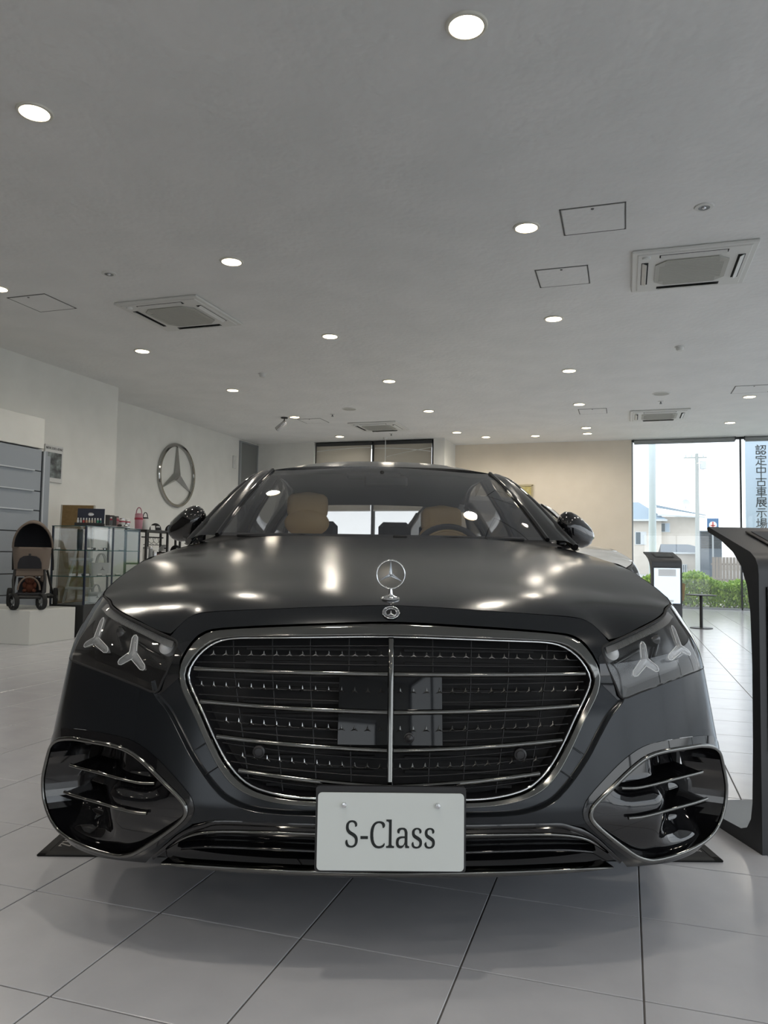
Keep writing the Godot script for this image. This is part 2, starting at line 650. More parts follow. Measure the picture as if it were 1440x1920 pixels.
# a surface f(a, b) cut to an outline with holes
func patch(f: Callable, outer: PackedVector2Array, holes: Array, step: float, flip := 1.0, mb: MB = null) -> MB:
	if mb == null:
		mb = MB.new()
	var lo := outer[0]
	var hi := outer[0]
	for p in outer:
		lo = lo.min(p)
		hi = hi.max(p)
	var rects := []
	for h in holes:
		var r := Rect2(h[0], Vector2.ZERO)
		for p in h:
			r = r.expand(p)
		rects.append(r)
	var cache := {}
	var e := 0.005
	for i in int(ceil((hi.x - lo.x) / step)):
		for j in int(ceil((hi.y - lo.y) / step)):
			var a := lo + Vector2(i, j) * step
			var cell := PackedVector2Array([a, a + Vector2(step, 0), a + Vector2(step, step), a + Vector2(0, step)])
			var rect := Rect2(a, Vector2(step, step))
			var pieces: Array = Geometry2D.intersect_polygons(outer, cell)
			for k in holes.size():
				if rects[k].intersects(rect):
					var left := []
					for q in pieces:
						left.append_array(Geometry2D.clip_polygons(q, holes[k]))
					pieces = left
			for q: PackedVector2Array in pieces:
				if q.size() < 3:
					continue
				var at := PackedInt32Array()
				for p in q:
					var key := Vector2i(roundi(p.x * 20000), roundi(p.y * 20000))
					if not cache.has(key):
						var c: Vector3 = f.call(p.x, p.y)
						var nn: Vector3 = (f.call(p.x + e, p.y) - f.call(p.x - e, p.y)).cross(f.call(p.x, p.y + e) - f.call(p.x, p.y - e)).normalized() * flip
						cache[key] = mb.vert(c, nn, p)
					at.append(cache[key])
				if q.size() == 4 and pieces.size() == 1 and absf(area(q)) > step * step * 0.999:
					mb.face(at[0], at[1], at[2])
					mb.face(at[0], at[2], at[3])
				else:
					var tri := Geometry2D.triangulate_polygon(q)
					for k in range(0, tri.size(), 3):
						mb.face(at[tri[k]], at[tri[k + 1]], at[tri[k + 2]])
	return mb

func area(q: PackedVector2Array) -> float:
	var s := 0.0
	for i in q.size():
		var b := q[(i + 1) % q.size()]
		s += q[i].x * b.y - b.x * q[i].y
	return s * 0.5

func mirrored(a: Array) -> Array:
	var o := []
	for p in a:
		o.append(Vector2(-p.x, p.y))
	return o

func packed(a: Array) -> PackedVector2Array:
	var o := PackedVector2Array()
	for p in a:
		o.append(p)
	return o

func both(right: Array) -> PackedVector2Array:
	# a closed outline from its right half, which starts and ends on the middle line
	var o := packed(right)
	for i in range(right.size() - 1, -1, -1):
		if right[i].x > 0.0005:
			o.append(Vector2(-right[i].x, right[i].y))
	return o

# a bar laid on the skin: half width across, height out
func bar(path: Array, half: float, high: float, off := 0.0, closed := false, mb: MB = null, sides := 10) -> MB:
	if mb == null:
		mb = MB.new()
	var m := path.size()
	var rows := []
	var mids := []
	for i in m:
		var a: Vector2 = path[(i - 1 + m) % m] if closed else path[maxi(i - 1, 0)]
		var c: Vector2 = path[(i + 1) % m] if closed else path[mini(i + 1, m - 1)]
		var p: Vector2 = path[i]
		var out := skin_dir(p.x, p.y)
		var tan := (skin(c.x, c.y) - skin(a.x, a.y)).normalized()
		var side := out.cross(tan).normalized()
		var mid := skin(p.x, p.y, off)
		var ring := []
		for k in sides:
			var an := TAU * k / sides
			ring.append(mid + side * cos(an) * half + out * sin(an) * high)
		rows.append(ring)
		mids.append(mid)
	if closed:
		rows.append(rows[0])
		mids.append(mids[0])
	var b := mb.v.size()
	var first := mb.ix.size()
	mb.grid(rows, true)
	for i in rows.size():
		for k in sides:
			if mb.n[b + i * sides + k].dot(mb.v[b + i * sides + k] - mids[i]) < 0.0:
				mb.n[b + i * sides + k] *= -1.0
	mb.refit(first)
	if not closed:
		mb.poly(rows[0], mids[1])
		mb.poly(rows[m - 1], mids[m - 2])
	return mb

# a wall from one depth of the skin to another along an outline
func rim_wall(path: Array, off0: float, off1: float, inward := true) -> MB:
	var mb := MB.new()
	var m := path.size()
	var mid := Vector3.ZERO
	for p in path:
		mid += skin(p.x, p.y, off0) / m
	for i in m:
		var a: Vector2 = path[i]
		var c: Vector2 = path[(i + 1) % m]
		var q := [skin(a.x, a.y, off0), skin(c.x, c.y, off0), skin(c.x, c.y, off1), skin(a.x, a.y, off1)]
		var far: Vector3 = q[0] * 2.0 - mid if inward else mid
		mb.poly(q, far)
	return mb

func resample(path: Array, count: int) -> Array:
	var run := [0.0]
	for i in path.size() - 1:
		run.append(run[i] + path[i].distance_to(path[i + 1]))
	var out := []
	var j := 0
	for k in count:
		var d: float = run[run.size() - 1] * k / (count - 1)
		while j < path.size() - 2 and run[j + 1] < d:
			j += 1
		out.append(path[j].lerp(path[j + 1], clampf((d - run[j]) / maxf(run[j + 1] - run[j], 1e-9), 0, 1)))
	return out

# ------------------------------------------------------------------ the car
const HOOD_EDGE := [[0, 0.828], [0.149, 0.823], [0.285, 0.816], [0.428, 0.808], [0.488, 0.803], [0.513, 0.799], [0.531, 0.791], [0.541, 0.782], [0.555, 0.764], [0.566, 0.747]]
const LAMP := [[0.546, 0.736], [0.585, 0.748], [0.687, 0.775], [0.79, 0.795], [0.9, 0.812], [1.0, 0.822], [1.075, 0.826], [1.085, 0.80], [1.07, 0.745], [1.045, 0.70], [1.01, 0.677], [0.97, 0.669], [0.895, 0.666], [0.831, 0.662], [0.734, 0.649], [0.634, 0.627], [0.581, 0.615], [0.565, 0.645], [0.546, 0.688], [0.540, 0.720]]
const CHROME_OUT := [[0, 0.791], [0.085, 0.789], [0.242, 0.782], [0.362, 0.775], [0.451, 0.767], [0.481, 0.757], [0.499, 0.741], [0.513, 0.717], [0.523, 0.692], [0.526, 0.669], [0.523, 0.646], [0.513, 0.622], [0.476, 0.567], [0.443, 0.511], [0.412, 0.463], [0.384, 0.430], [0.356, 0.409], [0.318, 0.393], [0.274, 0.383], [0.223, 0.378], [0.166, 0.376], [0.08, 0.376], [0, 0.376]]
const CHROME_IN := [[0, 0.755], [0.084, 0.754], [0.199, 0.751], [0.316, 0.748], [0.395, 0.745], [0.438, 0.736], [0.470, 0.716], [0.492, 0.689], [0.503, 0.661], [0.495, 0.634], [0.455, 0.571], [0.423, 0.517], [0.387, 0.465], [0.352, 0.431], [0.319, 0.412], [0.275, 0.400], [0.224, 0.393], [0.167, 0.391], [0.08, 0.390], [0, 0.390]]
const CREASE := [[0, 0.84], [0.53, 0.84], [0.60, 0.72], [0.596, 0.64], [0.582, 0.608], [0.546, 0.575], [0.515, 0.535], [0.479, 0.484], [0.441, 0.439], [0.410, 0.408], [0.38, 0.385], [0.331, 0.367], [0.273, 0.359], [0.166, 0.357], [0, 0.357]]
const RING := [[0.93, 0.455], [0.885, 0.475], [0.831, 0.486], [0.788, 0.489], [0.700, 0.488], [0.637, 0.479], [0.584, 0.453], [0.532, 0.417], [0.483, 0.381], [0.471, 0.362], [0.474, 0.345], [0.496, 0.322], [0.545, 0.284], [0.602, 0.245], [0.644, 0.226], [0.682, 0.220], [0.758, 0.225], [0.840, 0.236], [0.91, 0.252], [0.955, 0.285], [0.97, 0.33], [0.968, 0.38], [0.955, 0.43]]
const INTAKE := [[0.985, 0.455], [0.945, 0.482], [0.905, 0.498], [0.840, 0.509], [0.755, 0.513], [0.677, 0.510], [0.623, 0.501], [0.571, 0.477], [0.520, 0.441], [0.470, 0.398], [0.455, 0.376], [0.452, 0.356], [0.463, 0.335], [0.497, 0.304], [0.557, 0.259], [0.617, 0.222], [0.68, 0.208], [0.76, 0.212], [0.85, 0.222], [0.93, 0.238], [0.985, 0.275], [1.005, 0.33], [1.005, 0.40]]
const RAIL := [[0.868, 1.005, -1.65], [0.815, 1.17, -2.0], [0.75, 1.30, -2.25], [0.70, 1.385, -2.45], [0.655, 1.435, -2.75], [0.635, 1.45, -3.2], [0.64, 1.42, -3.65], [0.68, 1.30, -4.1], [0.76, 1.14, -4.45]]

func car_paths() -> void:
	make_plan()

	var edge := []
	for sg in [-1.0, 1.0]:
		for p in HOOD_EDGE:
			if p[0] > 0.0 or sg > 0.0:
				edge.append(skin(sg * p[0], p[1]))
		for p in LAMP.slice(1, 7):
			edge.append(skin(sg * p[0], p[1] + 0.004))
		for s in [1.12, 1.2, 1.28, 1.36, 1.5, 1.7, 1.9, 2.1, 2.3]:
			edge.append(skin(sg * s, top_edge(s)))
	make_bonnet(edge)

func car_outline_2d(pts: Array, per := 3) -> Array:
	return spline(v2s(pts), per, true)

func glass_shape(u: float, w: float) -> Vector3:
	# windscreen: u across, w up the glass
	var x := u * lerpf(0.735, 0.605, w)
	var z := lerpf(-1.44, -2.36, w) - lerpf(0.18, 0.09, w) * u * u
	var y := lerpf(1.03, 1.436, w) + 0.022 * sin(PI * w) - lerpf(-0.004, 0.016, w) * u * u
	return Vector3(x, y, z)

func rail_at(t: float) -> Vector3:
	var r := v3s(RAIL)
	var k := clampf(t, 0, 0.9999) * (r.size() - 1)
	var i := int(k)
	return r[i].cubic_interpolate(r[i + 1], r[maxi(i - 1, 0)], r[mini(i + 2, r.size() - 1)], k - i)

func belt_at(z: float) -> Vector3:
	var s := 1.0
	while skin(s, 0.9).z > z:
		s += 0.02
	return skin(s, shoulder(z))

func roof_half(z: float) -> Vector2:
	return Vector2(table([[2.3, 0.605], [2.45, 0.622], [2.75, 0.655], [3.2, 0.635], [3.65, 0.64], [4.0, 0.66]], -z), table([[2.3, 1.415], [2.45, 1.418], [2.75, 1.437], [3.2, 1.45], [3.65, 1.42], [4.0, 1.335]], -z))

func build_shell(car: Node3D, paint: Material, full: bool) -> void:
	var st := 0.015 if full else 0.035
	var lamp_r := car_outline_2d(LAMP, 3)
	var ring := car_outline_2d(RING, 3)
	var intake := car_outline_2d(INTAKE, 3)
	# front: bumper and the painted field round the grille
	var top := []
	for p in HOOD_EDGE:
		top.append(Vector2(p[0], p[1]))
	for p in LAMP.slice(1, 7):
		top.append(Vector2(p[0], p[1]))
	var right := spline(top, 3)
	right.append_array([Vector2(1.10, top_edge(1.10)), Vector2(1.14, top_edge(1.14)), Vector2(1.14, 0.235), Vector2(0.95, 0.205), Vector2(0.75, 0.198), Vector2(0.60, 0.208), Vector2(0.56, 0.243), Vector2(0.50, 0.297), Vector2(0.455, 0.328), Vector2(0.40, 0.341), Vector2(0.2, 0.342), Vector2(0, 0.342)])
	var face_outline := both(right)
	var grille_hole := both(spline(v2s(CHROME_OUT), 3))
	var holes := [grille_hole, packed(intake), packed(mirrored(intake)), packed(lamp_r), packed(mirrored(lamp_r))]
	var field := both(spline(v2s(CREASE), 4))
	var outer_holes := [field, packed(intake), packed(mirrored(intake)), packed(lamp_r), packed(mirrored(lamp_r))]
	var bump := obj("front_bumper", patch(skin, face_outline, outer_holes, st), paint, car)
	var field_mesh := patch(skin_sunk, Geometry2D.intersect_polygons(face_outline, field)[0], holes, st)
	obj("grille_field", field_mesh, paint, bump)
	# rounded step from the bumper down into the field
	for sg in [-1.0, 1.0]:
		var line := spline(v2s(CREASE.slice(3)), 6)
		var rows0 := []
		for d in [[0.0, 0.0], [0.0015, 0.12], [0.004, 0.55], [0.0065, 0.9], [0.009, 1.0]]:
			var row := []
			for k in line.size():
				var tan: Vector2 = (line[mini(k + 1, line.size() - 1)] - line[maxi(k - 1, 0)]).normalized()
				var p: Vector2 = line[k] + Vector2(tan.y, -tan.x) * d[0]
				row.append(skin(p.x * sg, p.y, sunk_by(p.y) * d[1] + 0.0004))
			rows0.append(row)
		if sg > 0:
			rows0.reverse()
		obj("field_edge", MB.new().grid(rows0), paint, bump)
	# bonnet
	var edge := []
	for p in spline(v2s(HOOD_EDGE), 3):
		var q := skin(p.x, p.y)
		edge.append(Vector2(q.x, q.z))
	for p in spline(v2s(LAMP.slice(1, 7)), 3).slice(1):
		var q := skin(p.x, p.y + 0.004)
		edge.append(Vector2(q.x, q.z))
	for s in [1.10, 1.15, 1.2, 1.25, 1.3, 1.35, 1.45, 1.6, 1.8, 2.0, 2.1]:
		var q := skin(s, top_edge(s))
		edge.append(Vector2(q.x, q.z))
	edge.append_array([Vector2(0.865, -1.63), Vector2(0.80, -1.63), Vector2(0.70, -1.585), Vector2(0.55, -1.51), Vector2(0.35, -1.45), Vector2(0, -1.42)])
	edge[0].x = 0.0
	var hood_outline := both(edge)
	# the sheet ends a shut line short of the lamps and the nose
	var shrunk: Array = Geometry2D.offset_polygon(hood_outline, -0.0028)
	obj("bonnet", patch(bonnet, shrunk[0], [], 0.026 if full else 0.06, -1.0), paint, car)
	# sides with wheel arches, and the tail
	for sg in [-1.0, 1.0]:
		var side := []
		var s := 1.142
		var s_end := plan_at.size() * STEP_S - 0.9
		while s < s_end:
			side.append(Vector2(s, top_edge(s)))
			s += 0.04 if s < 1.4 else 0.1
		side.append(Vector2(s_end, shoulder(-5.2)))
		side.append(Vector2(s_end, 0.25))
		side.append(Vector2(3.0, 0.2))
		side.append(Vector2(1.142, 0.235))
		var arches := []
		for z in [-0.95, -4.15]:
			var sc := 1.0
			while skin(sc, 0.4).z > z:
				sc += 0.01
			var arch := PackedVector2Array()
			for k in 25:
				var an := PI * k / 24
				arch.append(Vector2(sc + cos(an) * 0.385, 0.35 + sin(an) * 0.385))
			arch.append(Vector2(sc - 0.385, 0.1))
			arch.append(Vector2(sc + 0.385, 0.1))
			arches.append(arch)
		var f := func(a: float, b: float) -> Vector3: return skin(a * sg, b)
		var flank := obj("side_panel", patch(f, packed(side), arches, 0.05, sg), paint, car)
		for z in [-1.72, -2.92, -3.92]:
			var sc := 1.2
			while skin(sc, 0.5).z > z:
				sc += 0.01
			var seam := []
			for k in 15:
				seam.append(Vector2(sc * sg, lerpf(0.30, top_edge(sc) - 0.004, k / 14.0)))
			obj("door_seam", bar(seam, 0.0022, 0.0016, 0.0, false, null, 6), mats.matte_black, flank)
		for z in [-2.72, -3.74]:
			var sc := 1.2
			while skin(sc, 0.5).z > z:
				sc += 0.01
			var grip := []
			for k in 9:
				grip.append(Vector2((sc - 0.10 + 0.025 * k) * sg, 0.845))
			obj("door_handle", bar(grip, 0.011, 0.009, 0.004), paint, flank)
	var tail := PackedVector2Array([Vector2(-0.9, 0.25), Vector2(0.9, 0.25), Vector2(0.9, 1.0), Vector2(-0.9, 1.0)])
	var f2 := func(a: float, b: float) -> Vector3:
		var q := skin(plan_at.size() * STEP_S - absf(a) - 0.02, b)
		return Vector3(signf(a) * q.x, q.y, q.z)
	obj("tail_panel", patch(f2, tail, [], 0.06, -1.0), paint, car)
	# boot lid
	var rows := []
	for i in 9:
		var w := i / 8.0
		var z := lerpf(-4.4, -5.12, w)
		var hw := belt_at(z).x
		var row := []
		for k in 13:
			var u := k / 6.0 - 1.0
			row.append(Vector3(u * hw, 1.03 + 0.07 * (1 - u * u) * (1 - w) + 0.02 * (1 - u * u) * w - 0.02 * w, z - 0.09 * w * (1 - u * u)))
		rows.append(row)
	obj("boot_lid", MB.new().grid(rows), paint, car)
	# glass house
	rows = []
	for i in 13:
		var row := []
		for k in 25:
			row.append(glass_shape(k / 12.0 - 1.0, i / 12.0))
		rows.append(row)
	obj("windscreen", MB.new().grid(rows), mats.windscreen_glass, car)
	# black edge of the windscreen and the scuttle below it
	for sg in [-1.0, 1.0]:
		var e := []
		for i in 13:
			e.append(glass_shape(sg, i / 12.0) + Vector3(0, 0.002, 0.004))
		obj("windscreen_seal", MB.new().tube(e, 0.011, 6), mats.gloss_black, car)
	rows = []
	for i in 4:
		var row := []
		for k in 25:
			var u := k / 12.0 - 1.0
			var g := glass_shape(u, 0.03)
			var h := Vector3(u * 0.80, 1.018, -1.40 - 0.19 * u * u)
			row.append(h.lerp(g, i / 3.0) + Vector3(0, -0.012 if i < 3 else 0.0, 0))
		rows.append(row)
	obj("scuttle", MB.new().grid(rows), mats.matte_black, car)
	rows = []
	for i in 17:
		var w := i / 16.0
		var row := []
		for k in 21:
			var u := k / 10.0 - 1.0
			var z := lerpf(-2.365, -3.95, w) - 0.09 * u * u * (1 - w)
			var h := roof_half(z)
			var yc := table([[2.3, 1.432], [2.36, 1.438], [2.5, 1.473], [2.7, 1.512], [2.9, 1.532], [3.2, 1.530], [3.6, 1.47], [4.0, 1.375]], -z)
			row.append(Vector3(u * h.x, lerpf(yc, h.y, pow(absf(u), 2.8)), z))
		rows.append(row)
	obj("roof", MB.new().grid(rows), paint, car)
	for sg in [-1.0, 1.0]:
		rows = []
		for i in 15:
			var w := i / 14.0
			var inner := glass_shape(sg, minf(w * 1.12, 1.0)) if w < 0.9 else glass_shape(sg, 1.0).lerp(Vector3(sg * 0.652, 1.437, -2.75), (w - 0.9) * 10.0)
			var outer := rail_at(w * 0.5)
			outer.x *= sg
			var row := []
			for k in 6:
				var c := k / 5.0
				row.append(inner.lerp(outer, c) + Vector3(sg * 0.018, 0.012, 0.018) * sin(PI * c))
			rows.append(row)
		obj("windscreen_pillar", MB.new().grid(rows), paint, car)
		var rail := []
		for i in 25:
			var q := rail_at(i / 24.0)
			rail.append(Vector3(q.x * sg, q.y, q.z))
		obj("roof_rail", MB.new().tube(rail, 0.017, 8), mats.gloss_black, car)
		rows = []
		for i in 25:
			var q := rail_at(i / 24.0)
			var b := belt_at(q.z)
			var row := []
			for k in 7:
				var c := k / 6.0
				var m := b.lerp(q, c)
				row.append(Vector3((m.x + 0.02 * sin(PI * c)) * sg, m.y, m.z))
			rows.append(row)
		obj("side_window", MB.new().grid(rows), mats.side_glass, car)
		for z in [-2.95, -3.95]:
			var q := rail_at(0.0)
			for i in 60:
				if rail_at(i / 60.0).z < z:
					q = rail_at(i / 60.0)
					break
			var b := belt_at(z)
			var pillar := MB.new().tube([Vector3(b.x * sg, b.y, z), Vector3((b.x * 0.5 + q.x * 0.5 + 0.014) * sg, (b.y + q.y) / 2, z), Vector3(q.x * sg, q.y, z)], 0.035, 6)
			obj("door_pillar", pillar, mats.gloss_black, car)
		rows = []
		for i in 7:
			var w := i / 6.0
			var q := rail_at(lerpf(0.83, 1.0, w))
			var g := Vector3(lerpf(0.66, 0.74, w), lerpf(1.36, 1.07, w), lerpf(-3.95, -4.5, w))
			rows.append([Vector3(q.x * sg, q.y, q.z), Vector3((q.x + g.x) / 2 * sg, (q.y + g.y) / 2 + 0.01, (q.z + g.z) / 2), Vector3(g.x * sg, g.y, g.z)])
		obj("rear_pillar", MB.new().grid(rows), paint, car)
		# door mirror: a swept cap on a short arm
		var cap := []
		for i in 11:
			var la := PI * i / 10.0
			var ring2 := []
			for k in 18:
				var lo := TAU * k / 18.0
				var d := Vector3(cos(la), sin(la) * cos(lo), sin(la) * sin(lo))
				var x := d.x * 0.102
				var outer2 := smoothstep(-0.10, 0.10, x)
				var p := Vector3(x, d.y * lerpf(0.092, 0.07, outer2), d.z * lerpf(0.10, 0.07, outer2))
				p.y += -0.05 * outer2 + 0.012
				p.z += -0.07 * outer2
				if p.z < -0.055:
					p.z = -0.055 - 0.12 * outer2 * 0.3
				ring2.append(Vector3((p.x + 0.955) * sg, p.y + 1.105, p.z - 1.93))
			cap.append(ring2)
		if sg > 0:
			cap.reverse()
		var mirror := obj("door_mirror", MB.new().grid(cap, true), mats.gloss_black, car)
		obj("mirror_arm", MB.new().tube([Vector3(0.86 * sg, 1.025, -1.93), Vector3(0.90 * sg, 1.03, -1.93), Vector3(0.95 * sg, 1.05, -1.93)], 0.03, 10), mats.gloss_black, mirror)
	rows = []
	for i in 7:
		var row := []
		for k in 15:
			var u := k / 7.0 - 1.0
			var w := i / 6.0
			row.append(Vector3(u * lerpf(0.655, 0.74, w), lerpf(1.375, 1.10, w) - 0.03 * u * u + 0.02 * sin(PI * w), lerpf(-3.95, -4.42, w) + 0.02 * u * u))
		rows.append(row)
	obj("rear_window", MB.new().grid(rows), mats.rear_glass, car)
	obj("underbody", MB.new().box(Vector3(0, 0.30, -2.6), Vector3(1.35, 0.22, 4.7), 0.05).box(Vector3(0, 0.62, -0.95), Vector3(1.25, 0.42, 1.2), 0.05).box(Vector3(0, 0.55, -4.2), Vector3(1.3, 0.5, 1.0), 0.05), mats.matte_black, car)
	# wheels
	for z in [-0.95, -4.15]:
		for sg in [-1.0, 1.0]:
			var at := Transform3D(Basis(Vector3.BACK, -PI / 2 * sg), Vector3(sg * 0.80, 0.352, z))
			var wheel := obj("tyre", MB.new().lathe([Vector2(0.26, -0.115), Vector2(0.33, -0.12), Vector2(0.35, -0.10), Vector2(0.352, 0.0), Vector2(0.35, 0.10), Vector2(0.33, 0.12), Vector2(0.26, 0.115)], 36, at), mats.rubber, car)
			var rim := MB.new().lathe([Vector2(0.262, -0.115), Vector2(0.24, -0.10), Vector2(0.235, 0.08), Vector2(0.25, 0.105), Vector2(0.262, 0.115)], 36, at)
			for k in 10:
				var an := TAU * k / 10
				var d := Vector3(cos(an), 0, sin(an))
				rim.tube([at * (d * 0.05 + Vector3(0, 0.085, 0)), at * (d * 0.15 + Vector3(0, 0.10, 0)), at * (d * 0.25 + Vector3(0, 0.10, 0))], 0.014, 6)
			rim.lathe([Vector2(0, 0.075), Vector2(0.06, 0.075), Vector2(0.06, 0.095), Vector2(0, 0.10)], 16, at)
			obj("rim", rim, mats.gloss_black, wheel)

func star_light(car_part: Node3D, sg: float, c: Vector2, tips: Array, off: float) -> void:
	# three rounded arms of clear acrylic with a bright moulded edge
	var arms := MB.new()
	var edge := MB.new()
	var mid := skin(c.x, c.y, off)
	for t in tips:
		var tip := skin(t.x, t.y, off)
		mid.x = absf(mid.x) * sg
		tip.x = absf(tip.x) * sg
		var out := skin_dir(c.x * sg, c.y)
		var d: Vector3 = (tip - mid)
		var side := out.cross(d).normalized()
		var rows := []
		var le := []
		var re := []
		for i in 8:
			var w := i / 7.0
			var half := lerpf(0.0106, 0.0076, w)
			if i == 7:
				half = 0.003
			var p := mid + d * w
			var ring := []
			for k in 8:
				var an := TAU * k / 8
				ring.append(p + side * cos(an) * half + out * sin(an) * 0.007)
			rows.append(ring)
			le.append(p + side * half + out * 0.004)
			re.append(p - side * half + out * 0.004)
		arms.grid(rows, true)
		re.reverse()
		le.append_array(re)
		edge.tube(le.slice(1, le.size() - 1), 0.0011, 5)
	var lamp := obj("star_light_guide", arms, mats.clear_acrylic, car_part)
	obj("moulded_edge", edge, mats.lamp_bright, lamp)

func build_lamp(car: Node3D, sg: float, full: bool) -> void:
	var path := car_outline_2d(LAMP, 3)
	if sg < 0:
		path = mirrored(path)
	var lamp := Node3D.new()
	lamp.name = "headlamp"
	car.add_child(lamp, true)
	var f := func(a: float, b: float) -> Vector3: return skin(a, b, -0.055)
	obj("housing", patch(f, packed(path), [], 0.03), mats.lamp_housing, lamp)
	obj("housing_wall", rim_wall(path, -0.001, -0.056), mats.lamp_housing, lamp)
	var g := func(a: float, b: float) -> Vector3: return skin(a, b, 0.0005)
	obj("cover", patch(g, packed(path), [], 0.022), mats.lamp_cover_glass, lamp)
	obj("cover_seal", bar(path, 0.0035, 0.003, -0.002, true, null, 6), mats.matte_black, lamp)
	# ribbed daylight strip under the upper edge
	var up := spline(v2s([[0.56, 0.734], [0.60, 0.744], [0.68, 0.766], [0.79, 0.788], [0.90, 0.804], [0.99, 0.811]]), 8)
	var strip := MB.new()
	for i in up.size():
		var p: Vector2 = up[i]
		if i < up.size() - 1:
			for h in 2:
				var q: Vector2 = p.lerp(up[i + 1], h * 0.5)
				var a := skin(q.x * sg, q.y - 0.001, -0.014)
				var b := skin(q.x * sg, q.y - 0.015, -0.014)
				strip.tube([a, b], 0.0016, 4)
	obj("ribbed_strip", strip, mats.lamp_rib, lamp)
	var back := []
	for p in up:
		back.append(Vector2(p.x * sg, p.y - 0.008))
	obj("strip_backing", bar(back, 0.009, 0.002, -0.018, false, null, 6), mats.cup_grey, lamp)
	if not full:
		return
	star_light(lamp, sg, Vector2(0.845, 0.722), [Vector2(0.888, 0.775), Vector2(0.912, 0.704), Vector2(0.768, 0.698)], -0.022)
	star_light(lamp, sg, Vector2(0.675, 0.697), [Vector2(0.686, 0.742), Vector2(0.718, 0.673), Vector2(0.632, 0.663)], -0.022)
	# projector lens and reflector cups
	for a in [[0.588, 0.718, 0.017], [0.765, 0.748, 0.014]]:
		var c := skin(a[0] * sg, a[1], -0.035)
		var out := skin_dir(a[0] * sg, a[1])
		var bs := Basis(Quaternion(Vector3.UP, out))
		obj("projector_lens", MB.new().lathe([Vector2(a[2] * 1.15, -0.02), Vector2(a[2] * 1.15, 0.0), Vector2(a[2], 0.002), Vector2(a[2] * 0.8, a[2] * 0.45), Vector2(a[2] * 0.45, a[2] * 0.7), Vector2(0, a[2] * 0.78)], 20, Transform3D(bs, c)), mats.lamp_bright if a[0] < 0.6 else mats.gloss_black, lamp)
	var blade := MB.new()
	for a in [[0.60, 0.69, 0.70, 0.725], [0.74, 0.70, 0.80, 0.755], [0.80, 0.69, 0.93, 0.70]]:
		blade.tube([skin(a[0] * sg, a[1], -0.046), skin((a[0] + a[2]) / 2 * sg, (a[1] + a[3]) / 2, -0.046), skin(a[2] * sg, a[3], -0.046)], 0.005, 6)
	obj("bezel_rib", blade, mats.gloss_black, lamp)

func build_intake(car: Node3D, sg: float) -> void:
	var ring := car_outline_2d(RING, 3)
	var outer := car_outline_2d(INTAKE, 3)
	if sg < 0:
		ring = mirrored(ring)
		outer = mirrored(outer)
	var it := Node3D.new()
	it.name = "air_intake"
	car.add_child(it, true)
	var f := func(a: float, b: float) -> Vector3: return skin(a, b, 0.002)
	obj("surround", patch(f, packed(outer), [packed(ring)], 0.018), mats.gloss_black, it)
	obj("chrome_ring", bar(ring, 0.0056, 0.005, 0.003, true, null, 12), mats.dark_chrome, it)
	# dished black pocket: deep at the outer end, rising to the inner corner
	var g := func(a: float, b: float) -> Vector3:
		var q := Vector2(absf(a), b)
		var deep := 0.018 + 0.075 * smoothstep(0.66, 0.80, q.x) * smoothstep(0.235, 0.30, b) * (1.0 - smoothstep(0.96, 0.985, q.x) * 0.4)
		deep += 0.03 * smoothstep(0.52, 0.60, q.x) * smoothstep(0.36, 0.42, b)
		return skin(a, b, -deep)
	obj("pocket", patch(g, packed(ring), [], 0.016), mats.gloss_black, it)
	obj("pocket_wall", rim_wall(ring, 0.0, -0.10), mats.gloss_black, it)
	for a in [[[0.828, 0.421], [0.76, 0.420], [0.70, 0.416], [0.64, 0.410], [0.60, 0.407], [0.56, 0.409]], [[0.835, 0.356], [0.76, 0.354], [0.70, 0.350], [0.65, 0.344], [0.61, 0.340], [0.575, 0.340]]]:
		var path := spline(v2s(a), 4)
		if sg < 0:
			path = mirrored(path)
		var rows := []
		for d in [[0.0, 0.0], [0.004, -0.03], [0.010, -0.075]]:
			var row := []
			for p in path:
				row.append(skin(p.x, p.y + d[0], -0.012 + d[1]))
			rows.append(row)
		var fin := obj("fin", MB.new().grid(rows), mats.gloss_black, it)
		obj("fin_edge", bar(path, 0.0042, 0.0042, -0.010, false, null, 8), mats.dark_chrome, fin)

